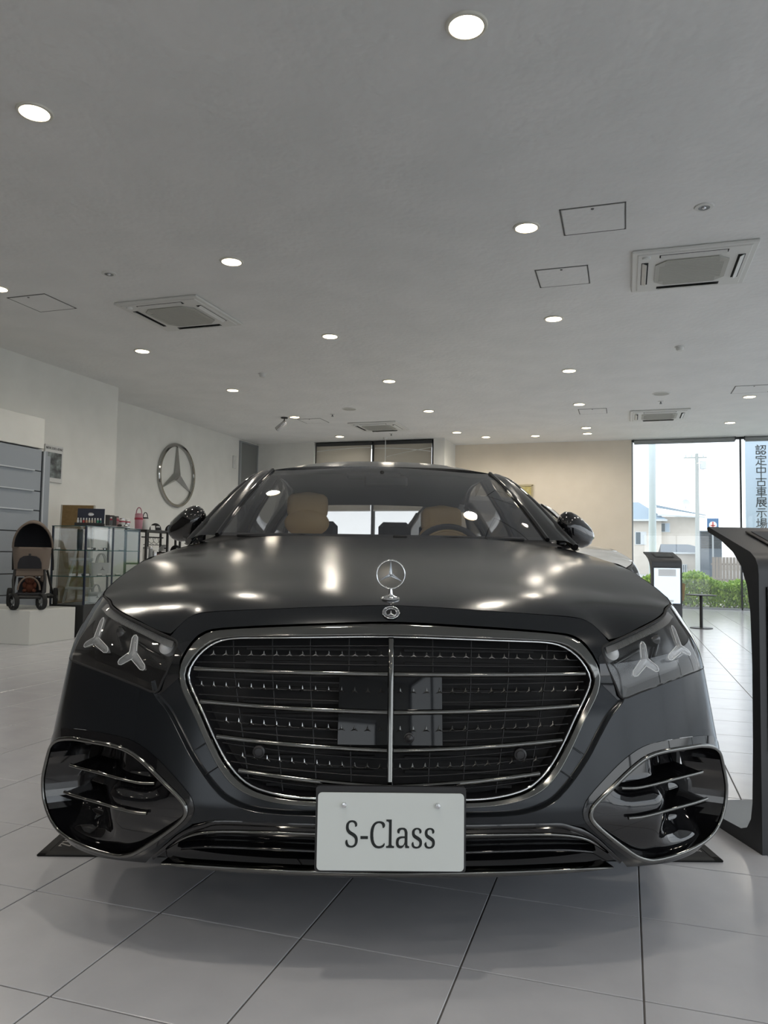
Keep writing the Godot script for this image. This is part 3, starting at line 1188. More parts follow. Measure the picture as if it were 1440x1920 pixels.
func build_grille(car: Node3D) -> void:
	var gr := Node3D.new()
	gr.name = "radiator_grille"
	car.add_child(gr, true)
	var oo := resample(spline(v2s(CHROME_OUT), 4), 70)
	var ii := resample(spline(v2s(CHROME_IN), 4), 70)
	var o_all := []
	var i_all := []
	for k in 70:
		o_all.append(oo[k])
		i_all.append(ii[k])
	for k in range(68, 0, -1):
		o_all.append(Vector2(-oo[k].x, oo[k].y))
		i_all.append(Vector2(-ii[k].x, ii[k].y))
	var rows := []
	for k in o_all.size() + 1:
		var a: Vector2 = o_all[k % o_all.size()]
		var b: Vector2 = i_all[k % o_all.size()]
		var row := []
		for j in 13:
			var c := j / 12.0
			var q := a.lerp(b, c)
			row.append(skin(q.x, q.y, -0.014 + 0.019 * smoothstep(0.0, 0.22, minf(c, 1.06 - c)) - 0.007 * c))
		rows.append(row)
	obj("surround", MB.new().grid(rows), mats.dark_chrome, gr)
	for sg in [-1.0, 1.0]:
		var wedge := v2s([[0.524, 0.712], [0.536, 0.722], [0.540, 0.700], [0.545, 0.684], [0.563, 0.643], [0.580, 0.611], [0.570, 0.610], [0.552, 0.626], [0.536, 0.640], [0.522, 0.652]])
		if sg < 0:
			wedge = mirrored(wedge)
		var fw := func(a: float, b: float) -> Vector3: return skin(a, b, sunk_by(b) + 0.0012)
		obj("lamp_bridge", patch(fw, packed(wedge), [], 0.012), mats.gloss_black, gr)
	obj("inner_edge", bar(i_all, 0.003, 0.003, -0.016, true, null, 8), mats.chrome, gr)
	obj("shell_wall", rim_wall(i_all, -0.014, -0.075), mats.black_plastic, gr)
	var f := func(a: float, b: float) -> Vector3: return skin(a, b, -0.07)
	obj("shutter_backing", patch(f, packed(i_all), [], 0.04), mats.matte_black, gr)
	# shutter blades seen behind the bars
	var shutters := MB.new()
	for k in 11:
		var y := 0.41 + k * 0.031
		for sg in [-1.0, 1.0]:
			var x1 := minf(edge_x(i_all, y) - 0.02, 0.36)
			if x1 > 0.06:
				var c := skin((0.04 + x1) / 2 * sg, y, -0.055)
				shutters.box(Vector3(c.x, y, c.z - 0.004), Vector3(x1 - 0.04, 0.006, 0.012), 0.0)
	obj("shutter_blades", shutters, mats.matte_black, gr)
	# bars: [y at the middle, y at x = 0.45]
	for sg in [-1.0, 1.0]:
		for a in [[0.670, 0.672], [0.583, 0.597], [0.498, 0.523], [0.419, 0.459]]:
			obj("chrome_slat", bar(bar_path(i_all, a[0], a[1], sg, 0.008), 0.0062, 0.007, -0.016, false, null, 10), mats.dark_chrome, gr)
		for a in [[0.733, 0.723], [0.710, 0.703], [0.689, 0.687], [0.646, 0.651], [0.627, 0.632], [0.604, 0.611], [0.557, 0.573], [0.537, 0.555], [0.515, 0.536], [0.477, 0.509], [0.455, 0.488], [0.438, 0.470], [0.404, 0.442]]:
			obj("thin_bar", bar(bar_path(i_all, a[0], a[1], sg, 0.004, 0.127 if a[0] > 0.505 and a[0] < 0.665 else 0.008), 0.0017, 0.003, -0.026, false, null, 6), mats.black_plastic, gr)
		for a in [[[0.401, 0.738], [0.391, 0.681], [0.375, 0.603], [0.357, 0.527], [0.335, 0.425]], [[0.300, 0.745], [0.291, 0.659], [0.274, 0.537], [0.251, 0.402]], [[0.203, 0.748], [0.196, 0.643], [0.183, 0.518], [0.170, 0.396]], [[0.105, 0.751], [0.103, 0.666]], [[0.095, 0.505], [0.089, 0.395]]]:
			var path := v2s(a)
			if sg < 0:
				path = mirrored(path)
			obj("upright_bar", bar(path, 0.0016, 0.003, -0.028, false, null, 6), mats.black_plastic, gr)
	# small three-pointed studs in four rows
	var stud := MB.new().star3(0.0098, 0.0026, 0.0026).mesh()
	for a in [[0.714, 0.708, 0.0325, 14], [0.630, 0.635, 0.0318, 15], [0.543, 0.557, 0.0312, 13], [0.460, 0.485, 0.0298, 12]]:
		for sg in [-1.0, 1.0]:
			for k in a[3]:
				var x: float = 0.0235 + a[2] * k
				var y: float = lerpf(a[0], a[1], pow(x / 0.45, 1.6))
				if x > edge_x(i_all, y) - 0.012:
					continue
				var o := inst("star_stud", stud, mats.stud_silver, gr)
				var out := skin_dir(x * sg, y)
				o.transform = Transform3D(Basis(Quaternion(Vector3.BACK, out)), skin(x * sg, y, -0.020))
	# radar panel, middle bar, camera, sensors
	var panel := []
	for i in 9:
		var row := []
		for k in 13:
			row.append(skin(lerpf(-0.125, 0.125, k / 12.0), lerpf(0.508, 0.663, i / 8.0), -0.024))
		panel.append(row)
	obj("radar_panel", MB.new().grid(panel), mats.radar_black, gr)
	var bm := MB.new()
	var mid_rows := []
	for i in 17:
		var y := lerpf(0.425, 0.752, i / 16.0)
		var c := skin(0, y, -0.006)
		var row := []
		for p in [[-0.0066, -0.02], [-0.0066, -0.002], [-0.004, 0.0], [0.004, 0.0], [0.0066, -0.002], [0.0066, -0.02]]:
			row.append(c + Vector3(p[0], 0, p[1]))
		mid_rows.append(row)
	bm.grid(mid_rows)
	obj("middle_bar", bm, mats.dark_chrome, gr)
	var cam := Transform3D(Basis(Vector3.RIGHT, PI / 2), skin(0.045, 0.526, -0.02))
	obj("parking_camera", MB.new().lathe([Vector2(0.0125, 0.0), Vector2(0.0125, 0.004), Vector2(0.010, 0.005), Vector2(0.0085, 0.009), Vector2(0.006, 0.010), Vector2(0.003, 0.0125), Vector2(0, 0.013)], 20, cam), mats.black_plastic, gr)
	for sg in [-1.0, 1.0]:
		var t := Transform3D(Basis(Vector3.RIGHT, PI / 2), skin(0.312 * sg, 0.489, -0.02))
		obj("parking_sensor", MB.new().lathe([Vector2(0.0145, -0.01), Vector2(0.0145, 0.004), Vector2(0.0105, 0.006), Vector2(0.0105, 0.003), Vector2(0.009, 0.003), Vector2(0.009, 0.006), Vector2(0, 0.0065)], 20, t), mats.black_plastic, gr)
		# cover seams in the chrome and the painted field beside it
		for a in [[[0.425, 0.517], [0.465, 0.490]], [[0.388, 0.467], [0.433, 0.437]]]:
			var path := resample(v2s(a), 5)
			if sg < 0:
				path = mirrored(path)
			obj("cover_seam", bar(path, 0.0009, 0.0012, -0.004, false, null, 5), mats.matte_black, gr)

func edge_x(outline: Array, y: float) -> float:
	var best := 0.0
	for i in outline.size():
		var a: Vector2 = outline[i]
		var b: Vector2 = outline[(i + 1) % outline.size()]
		if (a.y - y) * (b.y - y) <= 0.0 and a.y != b.y:
			best = maxf(best, lerpf(a.x, b.x, (y - a.y) / (b.y - a.y)))
	return best

func bar_path(outline: Array, y0: float, y1: float, sg: float, gap: float, x0 := 0.008) -> Array:
	var path := []
	var x := x0
	while x < 0.52:
		var y := lerpf(y0, y1, pow(x / 0.45, 1.5))
		if x > edge_x(outline, y) - gap:
			break
		path.append(Vector2(x * sg, y))
		x += 0.012
	return path

func build_nose(car: Node3D) -> void:
	# lower grille behind a chrome arc, and the lip
	var low := Node3D.new()
	low.name = "lower_grille"
	car.add_child(low, true)
	var outline := both(v2s([[0, 0.345], [0.2, 0.345], [0.40, 0.344], [0.455, 0.331], [0.50, 0.30], [0.56, 0.246], [0.60, 0.210], [0.5, 0.203], [0.3, 0.203], [0, 0.20]]))
	var f := func(a: float, b: float) -> Vector3: return skin(a, b, -0.045)
	obj("pocket", patch(f, outline, [], 0.03), mats.gloss_black, low)
	var top_trim := v2s([[0, 0.334], [0.2, 0.334], [0.38, 0.334], [0.43, 0.322], [0.48, 0.300], [0.535, 0.256], [0.575, 0.226]])
	var shelf := []
	for off in [0.004, -0.045]:
		var row := []
		for p in spline(top_trim, 4):
			row.append(Vector2(p.x, off))
		shelf.append(row)
	for sg in [-1.0, 1.0]:
		var rows := []
		for d in [[0.010, -0.004], [0.003, 0.001], [-0.006, -0.002], [-0.004, -0.045]]:
			var row := []
			for p in spline(top_trim, 4):
				row.append(skin(p.x * sg, p.y + d[0], d[1]))
			rows.append(row)
		obj("upper_edge", MB.new().grid(rows), mats.gloss_black, low)
		var arc := spline(v2s([[0.0, 0.316], [0.158, 0.315], [0.281, 0.315], [0.385, 0.312], [0.446, 0.303], [0.484, 0.288], [0.525, 0.262], [0.572, 0.230]]), 5)
		if sg < 0:
			arc = mirrored(arc)
		obj("chrome_arc", bar(arc, 0.0042, 0.004, -0.006, false, null, 8), mats.dark_chrome, low)
		var fin := spline(v2s([[0.17, 0.268], [0.30, 0.270], [0.42, 0.268], [0.50, 0.258]]), 4)
		if sg < 0:
			fin = mirrored(fin)
		obj("air_fin", bar(fin, 0.006, 0.016, -0.034, false, null, 8), mats.gloss_black, low)
	var lip_rows := []
	for d in [[0.007, -0.03], [0.011, 0.004], [0.005, 0.012], [-0.006, 0.010], [-0.013, 0.0], [-0.015, -0.05]]:
		var row := []
		for k in 41:
			var s := lerpf(-0.535, 0.535, k / 40.0)
			var y := 0.222 + 0.012 * pow(absf(s) / 0.535, 2) * 0.5
			var taper := 1.0 - 0.75 * pow(absf(s) / 0.535, 6)
			row.append(skin(s, y + d[0] * taper, 0.02 + d[1]))
		lip_rows.append(row)
	obj("splitter", MB.new().grid(lip_rows), mats.dark_chrome, low)
	# number plate
	var plate := Node3D.new()
	plate.name = "number_plate"
	car.add_child(plate, true)
	plate.position = Vector3(0.002, 0.3365, 0.030)
	plate.rotation_degrees.x = -2.0
	tag(plate, "white dealer plate reading S-Class")
	obj("plate", MB.new().extrude(round_rect(0.328, 0.168, 0.009, 5), 0.003, Transform3D(Basis.IDENTITY, Vector3(0, 0, -0.0015))), mats.plate_white, plate)
	obj("holder", MB.new().extrude(round_rect(0.338, 0.186, 0.008, 4), 0.012, Transform3D(Basis.IDENTITY, Vector3(0, 0.004, -0.016))), mats.black_plastic, plate)
	obj("bracket", MB.new().box(Vector3(0, 0.03, -0.028), Vector3(0.26, 0.05, 0.024), 0.003), mats.black_plastic, plate)
	words("lettering", "S-Class", "Droid Serif", 0.200, 0.0625, 0.0012, mats.ink_dark, plate, Vector3(-0.001, -0.0045, 0.0017))
	for x in [-0.105, 0.105]:
		obj("bolt", MB.new().lathe([Vector2(0.0066, 0), Vector2(0.0066, 0.004), Vector2(0.0055, 0.006), Vector2(0, 0.0065)], 6, Transform3D(Basis(Vector3.RIGHT, PI / 2), Vector3(x, 0.058, 0.0015))), mats.chrome, plate)
	# round badge above the grille
	var out := skin_dir(0, 0.809)
	var bt := Transform3D(Basis(Quaternion(Vector3.UP, out)), skin(0, 0.809, -0.001))
	var badge := obj("nose_badge", MB.new().lathe([Vector2(0.0215, 0), Vector2(0.0215, 0.0025), Vector2(0.0205, 0.004), Vector2(0.0175, 0.0035), Vector2(0, 0.0035)], 32, bt), mats.gloss_black, car)
	var wreath := MB.new()
	for r in [0.0205, 0.0135]:
		var ring := []
		for k in 32:
			ring.append(bt * (Vector3(cos(TAU * k / 32), 0, sin(TAU * k / 32)) * r + Vector3(0, 0.004, 0)))
		wreath.tube(ring, 0.0011, 6, true)
	for k in 28:
		var d := Vector3(cos(TAU * k / 28), 0, sin(TAU * k / 28))
		wreath.tube([bt * (d * 0.0155 + Vector3(0, 0.0042, 0)), bt * (d.rotated(Vector3.UP, 0.08) * 0.0186 + Vector3(0, 0.0042, 0))], 0.0009, 4)
	obj("wreath", wreath, mats.chrome, badge)
	obj("badge_star", MB.new().star3(0.0128, 0.0030, 0.002, Transform3D(Basis(Vector3.RIGHT, Vector3.UP, Vector3.BACK), Vector3.ZERO)).moved(Transform3D(Basis(Quaternion(Vector3.BACK, out)), skin(0, 0.809, 0.004))), mats.chrome, badge)
	# standing star on the bonnet
	var foot := bonnet(0, -0.215)
	var orn := Node3D.new()
	orn.name = "bonnet_ornament"
	car.add_child(orn, true)
	orn.position = foot + Vector3(0, 0.0015, 0)
	obj("foot", MB.new().lathe([Vector2(0.024, -0.002), Vector2(0.0245, 0.001), Vector2(0.022, 0.003), Vector2(0.016, 0.005), Vector2(0.008, 0.008), Vector2(0.0055, 0.013), Vector2(0.0045, 0.022), Vector2(0.003, 0.026), Vector2(0, 0.027)], 32, Transform3D(Basis(Vector3.RIGHT, 0.16), Vector3.ZERO)), mats.chrome, orn)
	var ring3 := []
	for k in 48:
		ring3.append(Vector3(cos(TAU * k / 48) * 0.0365, 0.0615 + sin(TAU * k / 48) * 0.0365, 0))
	obj("ring", MB.new().tube(ring3, 0.0021, 8, true), mats.chrome, orn)
	var st := MB.new()
	st.star3(0.0355, 0.0050, 0.0042, Transform3D(Basis.IDENTITY, Vector3(0, 0.0615, 0)))
	st.star3(0.0355, 0.0050, 0.0042, Transform3D(Basis(Vector3.UP, PI), Vector3(0, 0.0615, 0)))
	obj("star", st, mats.chrome, orn)

func round_rect(w: float, h: float, r: float, seg: int) -> PackedVector2Array:
	var o := PackedVector2Array()
	for q in 4:
		var c := Vector2((w / 2 - r) * (1 if q in [0, 3] else -1), (h / 2 - r) * (1 if q < 2 else -1))
		for k in seg + 1:
			var an := PI / 2 * (q + float(k) / seg)
			o.append(c + Vector2(cos(an), sin(an)) * r)
	return o

func words(called: String, text: String, font: String, w: float, h: float, deep: float, m: Material, parent: Node, at: Vector3, bs := Basis.IDENTITY) -> MeshInstance3D:
	var f := SystemFont.new()
	f.font_names = PackedStringArray([font])
	var t := TextMesh.new()
	t.font = f
	t.text = text
	t.font_size = 64
	t.pixel_size = 0.01
	t.depth = 0.02
	t.curve_step = 1.0
	var box := t.get_aabb()
	var o := inst(called, t, m, parent)
	var sc := Vector3(w / box.size.x, h / box.size.y, deep / 0.02)
	o.transform = Transform3D(bs * Basis.from_scale(sc), at - bs * (box.get_center() * sc))
	return o

func build_cabin(car: Node3D) -> void:
	# dashboard, wheel, seats, inside mirror
	var cab := Node3D.new()
	cab.name = "cabin"
	car.add_child(cab, true)
	var rows := []
	for a in [[-1.50, 0.985], [-1.72, 1.02], [-1.95, 1.035], [-2.10, 1.02], [-2.15, 0.96], [-2.16, 0.6]]:
		var row := []
		for k in 13:
			var u := k / 6.0 - 1.0
			row.append(Vector3(u * 0.80, a[1] - 0.02 * u * u, a[0] - 0.10 * u * u))
		rows.append(row)
	obj("dashboard", MB.new().grid(rows), mats.dark_trim, cab)
	obj("cabin_floor", MB.new().box(Vector3(0, 0.42, -3.1), Vector3(1.6, 0.04, 3.0), 0.0), mats.dark_trim, cab)
	obj("parcel_shelf", MB.new().box(Vector3(0, 0.99, -4.25), Vector3(1.45, 0.04, 0.5), 0.01), mats.dark_trim, cab)
	var lining := []
	for i in 9:
		var z := lerpf(-2.45, -3.95, i / 8.0)
		var row := []
		for k in 9:
			var u := k / 4.0 - 1.0
			row.append(Vector3(u * 0.60, roof_half(z).y - 0.025 + 0.015 * (1 - u * u), z))
		lining.append(row)
	obj("roof_lining", MB.new().grid(lining), mats.dark_trim, cab)
	for a in [[-0.43, -2.72, 1.325, mats.tan_leather], [0.36, -2.72, 1.258, mats.tan_leather]]:
		var seat := obj("seat_back", MB.new().box(Vector3(a[0], a[2] - 0.53, a[1] - 0.02), Vector3(0.46, 0.56, 0.14), 0.06), a[3], cab)
		obj("seat_cushion", MB.new().box(Vector3(a[0], 0.62, a[1] + 0.28), Vector3(0.5, 0.14, 0.52), 0.05), a[3], seat)
		var rest := []
		for i in 13:
			var w := i / 12.0
			var pinch := pow(1.0 - pow(absf(w * 2.0 - 1.0), 5.0) * 0.98, 0.5)
			var row := []
			for k in 24:
				var an := TAU * k / 24
				row.append(Vector3(a[0] + signf(cos(an)) * pow(absf(cos(an)), 0.45) * 0.120 * pinch, a[2] - 0.17 + 0.17 * w, a[1] + signf(sin(an)) * pow(absf(sin(an)), 0.6) * 0.055 * pinch))
			rest.append(row)
		rest.reverse()
		var head := obj("headrest", MB.new().grid(rest, true), a[3], seat)
		obj("neck_cushion", MB.new().ball(Vector3(a[0], a[2] - 0.185, a[1] + 0.035), Vector3(0.132, 0.082, 0.055), 18, 12), a[3], head)
	for x in [-0.42, 0.42, 0.12]:
		obj("rear_headrest", MB.new().box(Vector3(x, 1.13, -3.85), Vector3(0.24, 0.15, 0.09), 0.035), mats.dark_trim, cab)
	obj("rear_bench", MB.new().box(Vector3(0, 0.82, -3.88), Vector3(1.35, 0.5, 0.14), 0.05), mats.dark_trim, cab)
	var hub := Transform3D(Basis(Vector3.RIGHT, PI / 2 - 0.45), Vector3(0.37, 0.955, -2.33))
	var ring := []
	for k in 40:
		ring.append(hub * Vector3(cos(TAU * k / 40) * 0.185, 0, sin(TAU * k / 40) * 0.185))
	var wheel := obj("steering_wheel", MB.new().tube(ring, 0.016, 10, true).lathe([Vector2(0.07, -0.03), Vector2(0.07, 0.02), Vector2(0.05, 0.03), Vector2(0, 0.03)], 20, hub), mats.dark_trim, cab)
	var spokes := MB.new()
	for an in [0.0, PI, PI / 2]:
		spokes.tube([hub * Vector3(cos(an) * 0.06, 0, sin(an) * 0.06), hub * Vector3(cos(an) * 0.18, 0, sin(an) * 0.18)], 0.014, 6)
	var inner := []
	for k in 21:
		var an := PI + PI * k / 20
		inner.append(hub * Vector3(cos(an) * 0.165, -0.012, sin(an) * 0.165))
	spokes.tube(inner, 0.006, 6)
	obj("spoke", spokes, mats.tan_leather, wheel)
	obj("inside_mirror", MB.new().box(Vector3(0.02, 1.345, -2.22), Vector3(0.23, 0.06, 0.025), 0.012).tube([Vector3(0.0, 1.345, -2.22), Vector3(0, 1.40, -2.26)], 0.012, 6), mats.matte_black, cab)
	obj("sensor_housing", MB.new().box(Vector3(-0.04, 1.385, -2.33), Vector3(0.30, 0.035, 0.10), 0.012), mats.matte_black, cab)
	# wipers at the foot of the screen
	var wip := MB.new()
	wip.tube([Vector3(0.04, 1.036, -1.475), Vector3(0.30, 1.036, -1.485), Vector3(0.62, 1.034, -1.57)], 0.006, 6)
	wip.tube([Vector3(-0.04, 1.034, -1.465), Vector3(-0.35, 1.036, -1.50), Vector3(-0.64, 1.034, -1.58)], 0.006, 6)
	wip.box(Vector3(0.07, 1.035, -1.455), Vector3(0.06, 0.012, 0.03), 0.004)
	obj("wiper", wip, mats.matte_black, car)

func build_cars() -> void:
	car_paths()
	var car := thing("saloon_car", "satin black luxury saloon with a star ornament and wide chrome grille", "car", CAR_AT, CAR_TURN)
	build_shell(car, mats.satin_black_paint, true)
	build_grille(car)
	for sg in [-1.0, 1.0]:
		build_lamp(car, sg, true)
		build_intake(car, sg)
	build_nose(car)
	build_cabin(car)
	# second car, parked beyond
	var other := thing("parked_car", "white car parked behind the black saloon near the cream wall", "car", Vector3(-0.443, 0, -7.375), 30.0)
	other.scale = Vector3(0.97, 1.14, 0.86)
	build_shell(other, mats.white_paint, false)
	for sg in [-1.0, 1.0]:
		build_lamp(other, sg, false)
	var f := func(a: float, b: float) -> Vector3: return skin(a, b, -0.03)
	obj("radiator_grille", patch(f, both(spline(v2s(CHROME_OUT), 2)), [], 0.06), mats.black_plastic, other)
	obj("grille_surround", bar(Array(both(spline(v2s(CHROME_OUT), 2))), 0.012, 0.008, 0.0, true), mats.chrome, other)
	var low := both(v2s([[0, 0.345], [0.40, 0.344], [0.50, 0.30], [0.60, 0.210], [0.3, 0.203], [0, 0.20]]))
	obj("lower_grille", patch(f, low, [], 0.06), mats.black_plastic, other)
	for sg in [-1.0, 1.0]:
		var it := car_outline_2d(INTAKE, 2)
		if sg < 0:
			it = mirrored(it)
		obj("air_intake", patch(f, packed(it), [], 0.06), mats.black_plastic, other)

# ------------------------------------------------------------------ the room
const EAST := 6.2
const SOUTH := 14.0
const NORTH := -16.55

func slab(called: String, lo: Vector3, hi: Vector3, m: Material, parent: Node = null, bv := 0.0) -> MeshInstance3D:
	var o := obj(called, MB.new().box((lo + hi) / 2, hi - lo, bv), m, parent)
	if parent == null:
		tag(o, "", "", "", "structure")
	return o

func build_floor() -> void:
	var fl := Node3D.new()
	fl.name = "floor"
	add_child(fl)
	tag(fl, "pale grey polished floor tiles laid square to the walls", "floor", "", "structure")
	slab("grout_bed", Vector3(-8.3, -0.25, NORTH - 0.2), Vector3(EAST + 0.2, -0.003, SOUTH + 0.2), mats.grout, fl)
	var pitch := 0.404
	var gap := 0.0042
	var side := pitch - gap
	var one := MB.new().box(Vector3(0, -0.005, 0), Vector3(side, 0.010, side), 0.0012).mesh()
	var rest := MB.new()
	var near := []
	var cam_inv := get_node("camera").transform.affine_inverse() as Transform3D
	var ix := -20
	while ix < 17:
		var iz := -40
		while iz < 42:
			var c := Vector3(0.034 + (ix + 0.5) * pitch, 0, -1.799 - (iz + 0.5) * pitch)
			if c.x > -8.2 and c.x < EAST and c.z < SOUTH and c.z > NORTH - 0.1:
				var q := cam_inv * c
				var seen := false
				for d in [Vector3(-0.2, 0, -0.2), Vector3(0.2, 0, -0.2), Vector3(0.2, 0, 0.2), Vector3(-0.2, 0, 0.2)]:
					var e: Vector3 = cam_inv * (c + d)
					if e.z < -0.3:
						var px: float = 720 - 1426 * e.x / e.z
						var py: float = 960 + 1426 * e.y / e.z
						if px > -20 and px < 1460 and py < 1940:
							seen = true
				# what the car's body hides is not picked out singly
				var lc := (c - CAR_AT).rotated(Vector3.UP, -deg_to_rad(CAR_TURN))
				var hidden := absf(lc.x) < 0.85 and lc.z < -0.6 or (absf(lc.x) < 2.2 and lc.z < -6.0)
				if seen and not hidden:
					near.append([-q.z, c])
				else:
					rest.box(c + Vector3(0, -0.005, 0), Vector3(side, 0.010, side), 0.0)
			iz += 1
		ix += 1
	near.sort_custom(func(a, b): return a[0] < b[0])
	for k in near.size():
		if k < 300:
			var o := inst("tile", one, mats.floor_tile, fl)
			o.position = near[k][1]
		else:
			rest.box(near[k][1] + Vector3(0, -0.005, 0), Vector3(side, 0.010, side), 0.0)
	var r := obj("far_tiles", rest, mats.floor_tile, fl)
	tag(r, "", "", "", "stuff")

func build_shell_room() -> void:
	build_floor()
	slab("ceiling", Vector3(-8.3, CEIL, NORTH - 0.2), Vector3(EAST + 0.2, CEIL + 0.25, SOUTH + 0.2), mats.ceiling_paint)
	slab("wall_left", Vector3(-7.66, 0, -9.69), Vector3(-7.36, CEIL, SOUTH + 0.2), mats.wall_paint)
	slab("wall_left_added_dark", Vector3(-7.36, 0, -3.6), Vector3(-7.30, CEIL, SOUTH), mats.added_dark_wall)  # unseen dark panel, added to darken reflections and fill light from the left
	slab("wall_left_recess", Vector3(-8.25, 0, -15.75), Vector3(-7.99, CEIL, -9.4), mats.wall_paint)
	slab("wall_left_return", Vector3(-8.0, 0, -9.69), Vector3(-7.659, CEIL, -9.4), mats.wall_paint)
	# back wall with a blinded window
	var bw := Node3D.new()
	bw.name = "wall_back"
	add_child(bw)
	tag(bw, "off-white back wall round the blinded window", "wall", "", "structure")
	slab("wall_piece", Vector3(-8.0, 0, -15.75), Vector3(-6.58, CEIL, -15.5), mats.wall_paint, bw)
	slab("wall_piece", Vector3(-6.58, 0, -15.75), Vector3(-3.86, 0.75, -15.5), mats.wall_paint, bw)
	slab("pillar", Vector3(-3.86, 0, NORTH - 0.15), Vector3(-3.62, CEIL, -15.5), mats.wall_paint, bw)
	slab("wall_back_right", Vector3(-3.62, 0, NORTH - 0.2), Vector3(0.12, CEIL, NORTH), mats.wall_paint_cream)
	back_window()
	glass_walls()
	# grey door and its neighbours on the recessed wall
	var dr := Node3D.new()
	dr.name = "door_1"
	add_child(dr)
	tag(dr, "tall grey flush door in the recessed wall", "door", "", "structure")
	slab("door_leaf", Vector3(-7.992, 0.0, -15.46), Vector3(-7.965, 3.38, -14.72), mats.door_grey, dr, 0.003)
	slab("door_frame", Vector3(-7.992, 0.0, -14.72), Vector3(-7.95, 3.42, -14.66), mats.frame_silver, dr, 0.003)
	slab("door_frame", Vector3(-7.992, 0.0, -15.5), Vector3(-7.95, 3.42, -15.46), mats.frame_silver, dr, 0.003)
	slab("door_frame", Vector3(-7.992, 3.38, -15.46), Vector3(-7.95, 3.42, -14.72), mats.frame_silver, dr, 0.003)
	var sw := tag(obj("wall_control_box", MB.new().box(Vector3(-7.975, 2.92, -14.45), Vector3(0.03, 0.27, 0.13), 0.006).box(Vector3(-7.955, 2.92, -14.45), Vector3(0.012, 0.10, 0.06), 0.004), mats.white_plastic), "small white control box high on the wall beside the grey door", "control box")
	sw.set_meta("kind", "thing")
	var hd := thing("lever_handle", "steel lever handle on the flush white wall door", "handle", Vector3(-7.985, 1.95, -13.98))
	obj("rose", MB.new().lathe([Vector2(0.03, 0), Vector2(0.03, 0.012), Vector2(0, 0.014)], 16, Transform3D(Basis(Vector3.BACK, -PI / 2), Vector3.ZERO)), mats.steel, hd)
	obj("lever", MB.new().tube([Vector3(0.01, 0, 0), Vector3(0.06, 0, 0), Vector3(0.065, 0, -0.03), Vector3(0.065, 0, -0.16)], 0.011, 8), mats.steel, hd)

func back_window() -> void:
	var w := Node3D.new()
	w.name = "window_1"
	add_child(w)
	tag(w, "wide back window with dark frames behind brown blinds", "window", "", "structure")
	var z := -15.62
	for x in [-6.56, -5.22, -3.88]:
		slab("window_frame", Vector3(x - 0.035, 0.75, z - 0.04), Vector3(x + 0.035, 3.44, z + 0.04), mats.frame_dark, w, 0.004)
	for y in [0.78, 3.43]:
		slab("window_frame", Vector3(-6.56, y - 0.03, z - 0.04), Vector3(-3.88, y + 0.03, z + 0.04), mats.frame_dark, w, 0.004)
	for x in [-5.89, -4.55]:
		slab("window_pane", Vector3(x - 0.64, 0.81, z - 0.006), Vector3(x + 0.64, 3.40, z - 0.002), mats.window_glass, w)
	for x in [-5.895, -4.545]:
		var b := thing("roller_blind", "brown roller blind half lowered on the back window beside the " + ("white wall" if x < -5.2 else "pillar"), "blind", Vector3(x, 3.42, -15.53), 0, "brown blinds on the back window")
		obj("cassette", MB.new().box(Vector3(0, -0.02, 0), Vector3(1.30, 0.07, 0.07), 0.008), mats.frame_dark, b)
		var rows := []
		for i in 15:
			var row := []
			for k in 13:
				var yy := -0.05 - 1.42 * i / 14.0
				row.append(Vector3(lerpf(-0.64, 0.64, k / 12.0), yy, 0.012 * sin(i * 0.5) * (1.0 if i < 12 else 0.3)))
			rows.append(row)
		rows.reverse()
		obj("fabric", MB.new().grid(rows), mats.blind_brown, b)
		var streak := []  # streak of light over the blind, modelled as a pale tube
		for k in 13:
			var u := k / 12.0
			streak.append(Vector3(lerpf(-0.62, 0.62, u), (-0.17 + 0.06 * sin(u * 1.9) if x < -5.2 else -0.13 - 0.10 * u * u), 0.024))
		obj("light_streak_tube", MB.new().tube(streak, 0.010, 6), mats.white_plastic, b)
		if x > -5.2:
			var c2 := []  # second light streak, also a pale tube, crossing the first
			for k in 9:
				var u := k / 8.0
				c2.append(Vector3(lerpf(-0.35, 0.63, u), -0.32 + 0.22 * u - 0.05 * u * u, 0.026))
			obj("light_streak_tube", MB.new().tube(c2, 0.007, 6), mats.white_plastic, b)
		obj("bottom_rail", MB.new().box(Vector3(0, -1.48, 0), Vector3(1.29, 0.03, 0.02), 0.004), mats.white_plastic, b)

func glazed(called: String, from: Vector3, to: Vector3, count: int, label: String, high := CEIL) -> Node3D:
	var w := Node3D.new()
	w.name = called
	add_child(w)
	tag(w, label, "window", "", "structure")
	var d := (to - from) / count
	var along := d.normalized()
	var bs := Basis(along, Vector3.UP, along.cross(Vector3.UP))
	for i in count + 1:
		obj("mullion", MB.new().box(from + d * i + Vector3(0, high / 2, 0), Vector3(0.05 if i % count else 0.09, high, 0.10), 0.004, bs), mats.frame_silver, w)
	for y in [0.03, high - 0.03]:
		obj("rail", MB.new().box((from + to) / 2 + Vector3(0, y, 0), Vector3(from.distance_to(to), 0.06, 0.10), 0.004, bs), mats.frame_silver, w)
	for i in count:
		obj("pane", MB.new().box(from + d * (i + 0.5) + Vector3(0, high / 2, 0), Vector3(d.length() - 0.05, high - 0.12, 0.004), 0.0, bs), mats.window_glass, w)
	return w

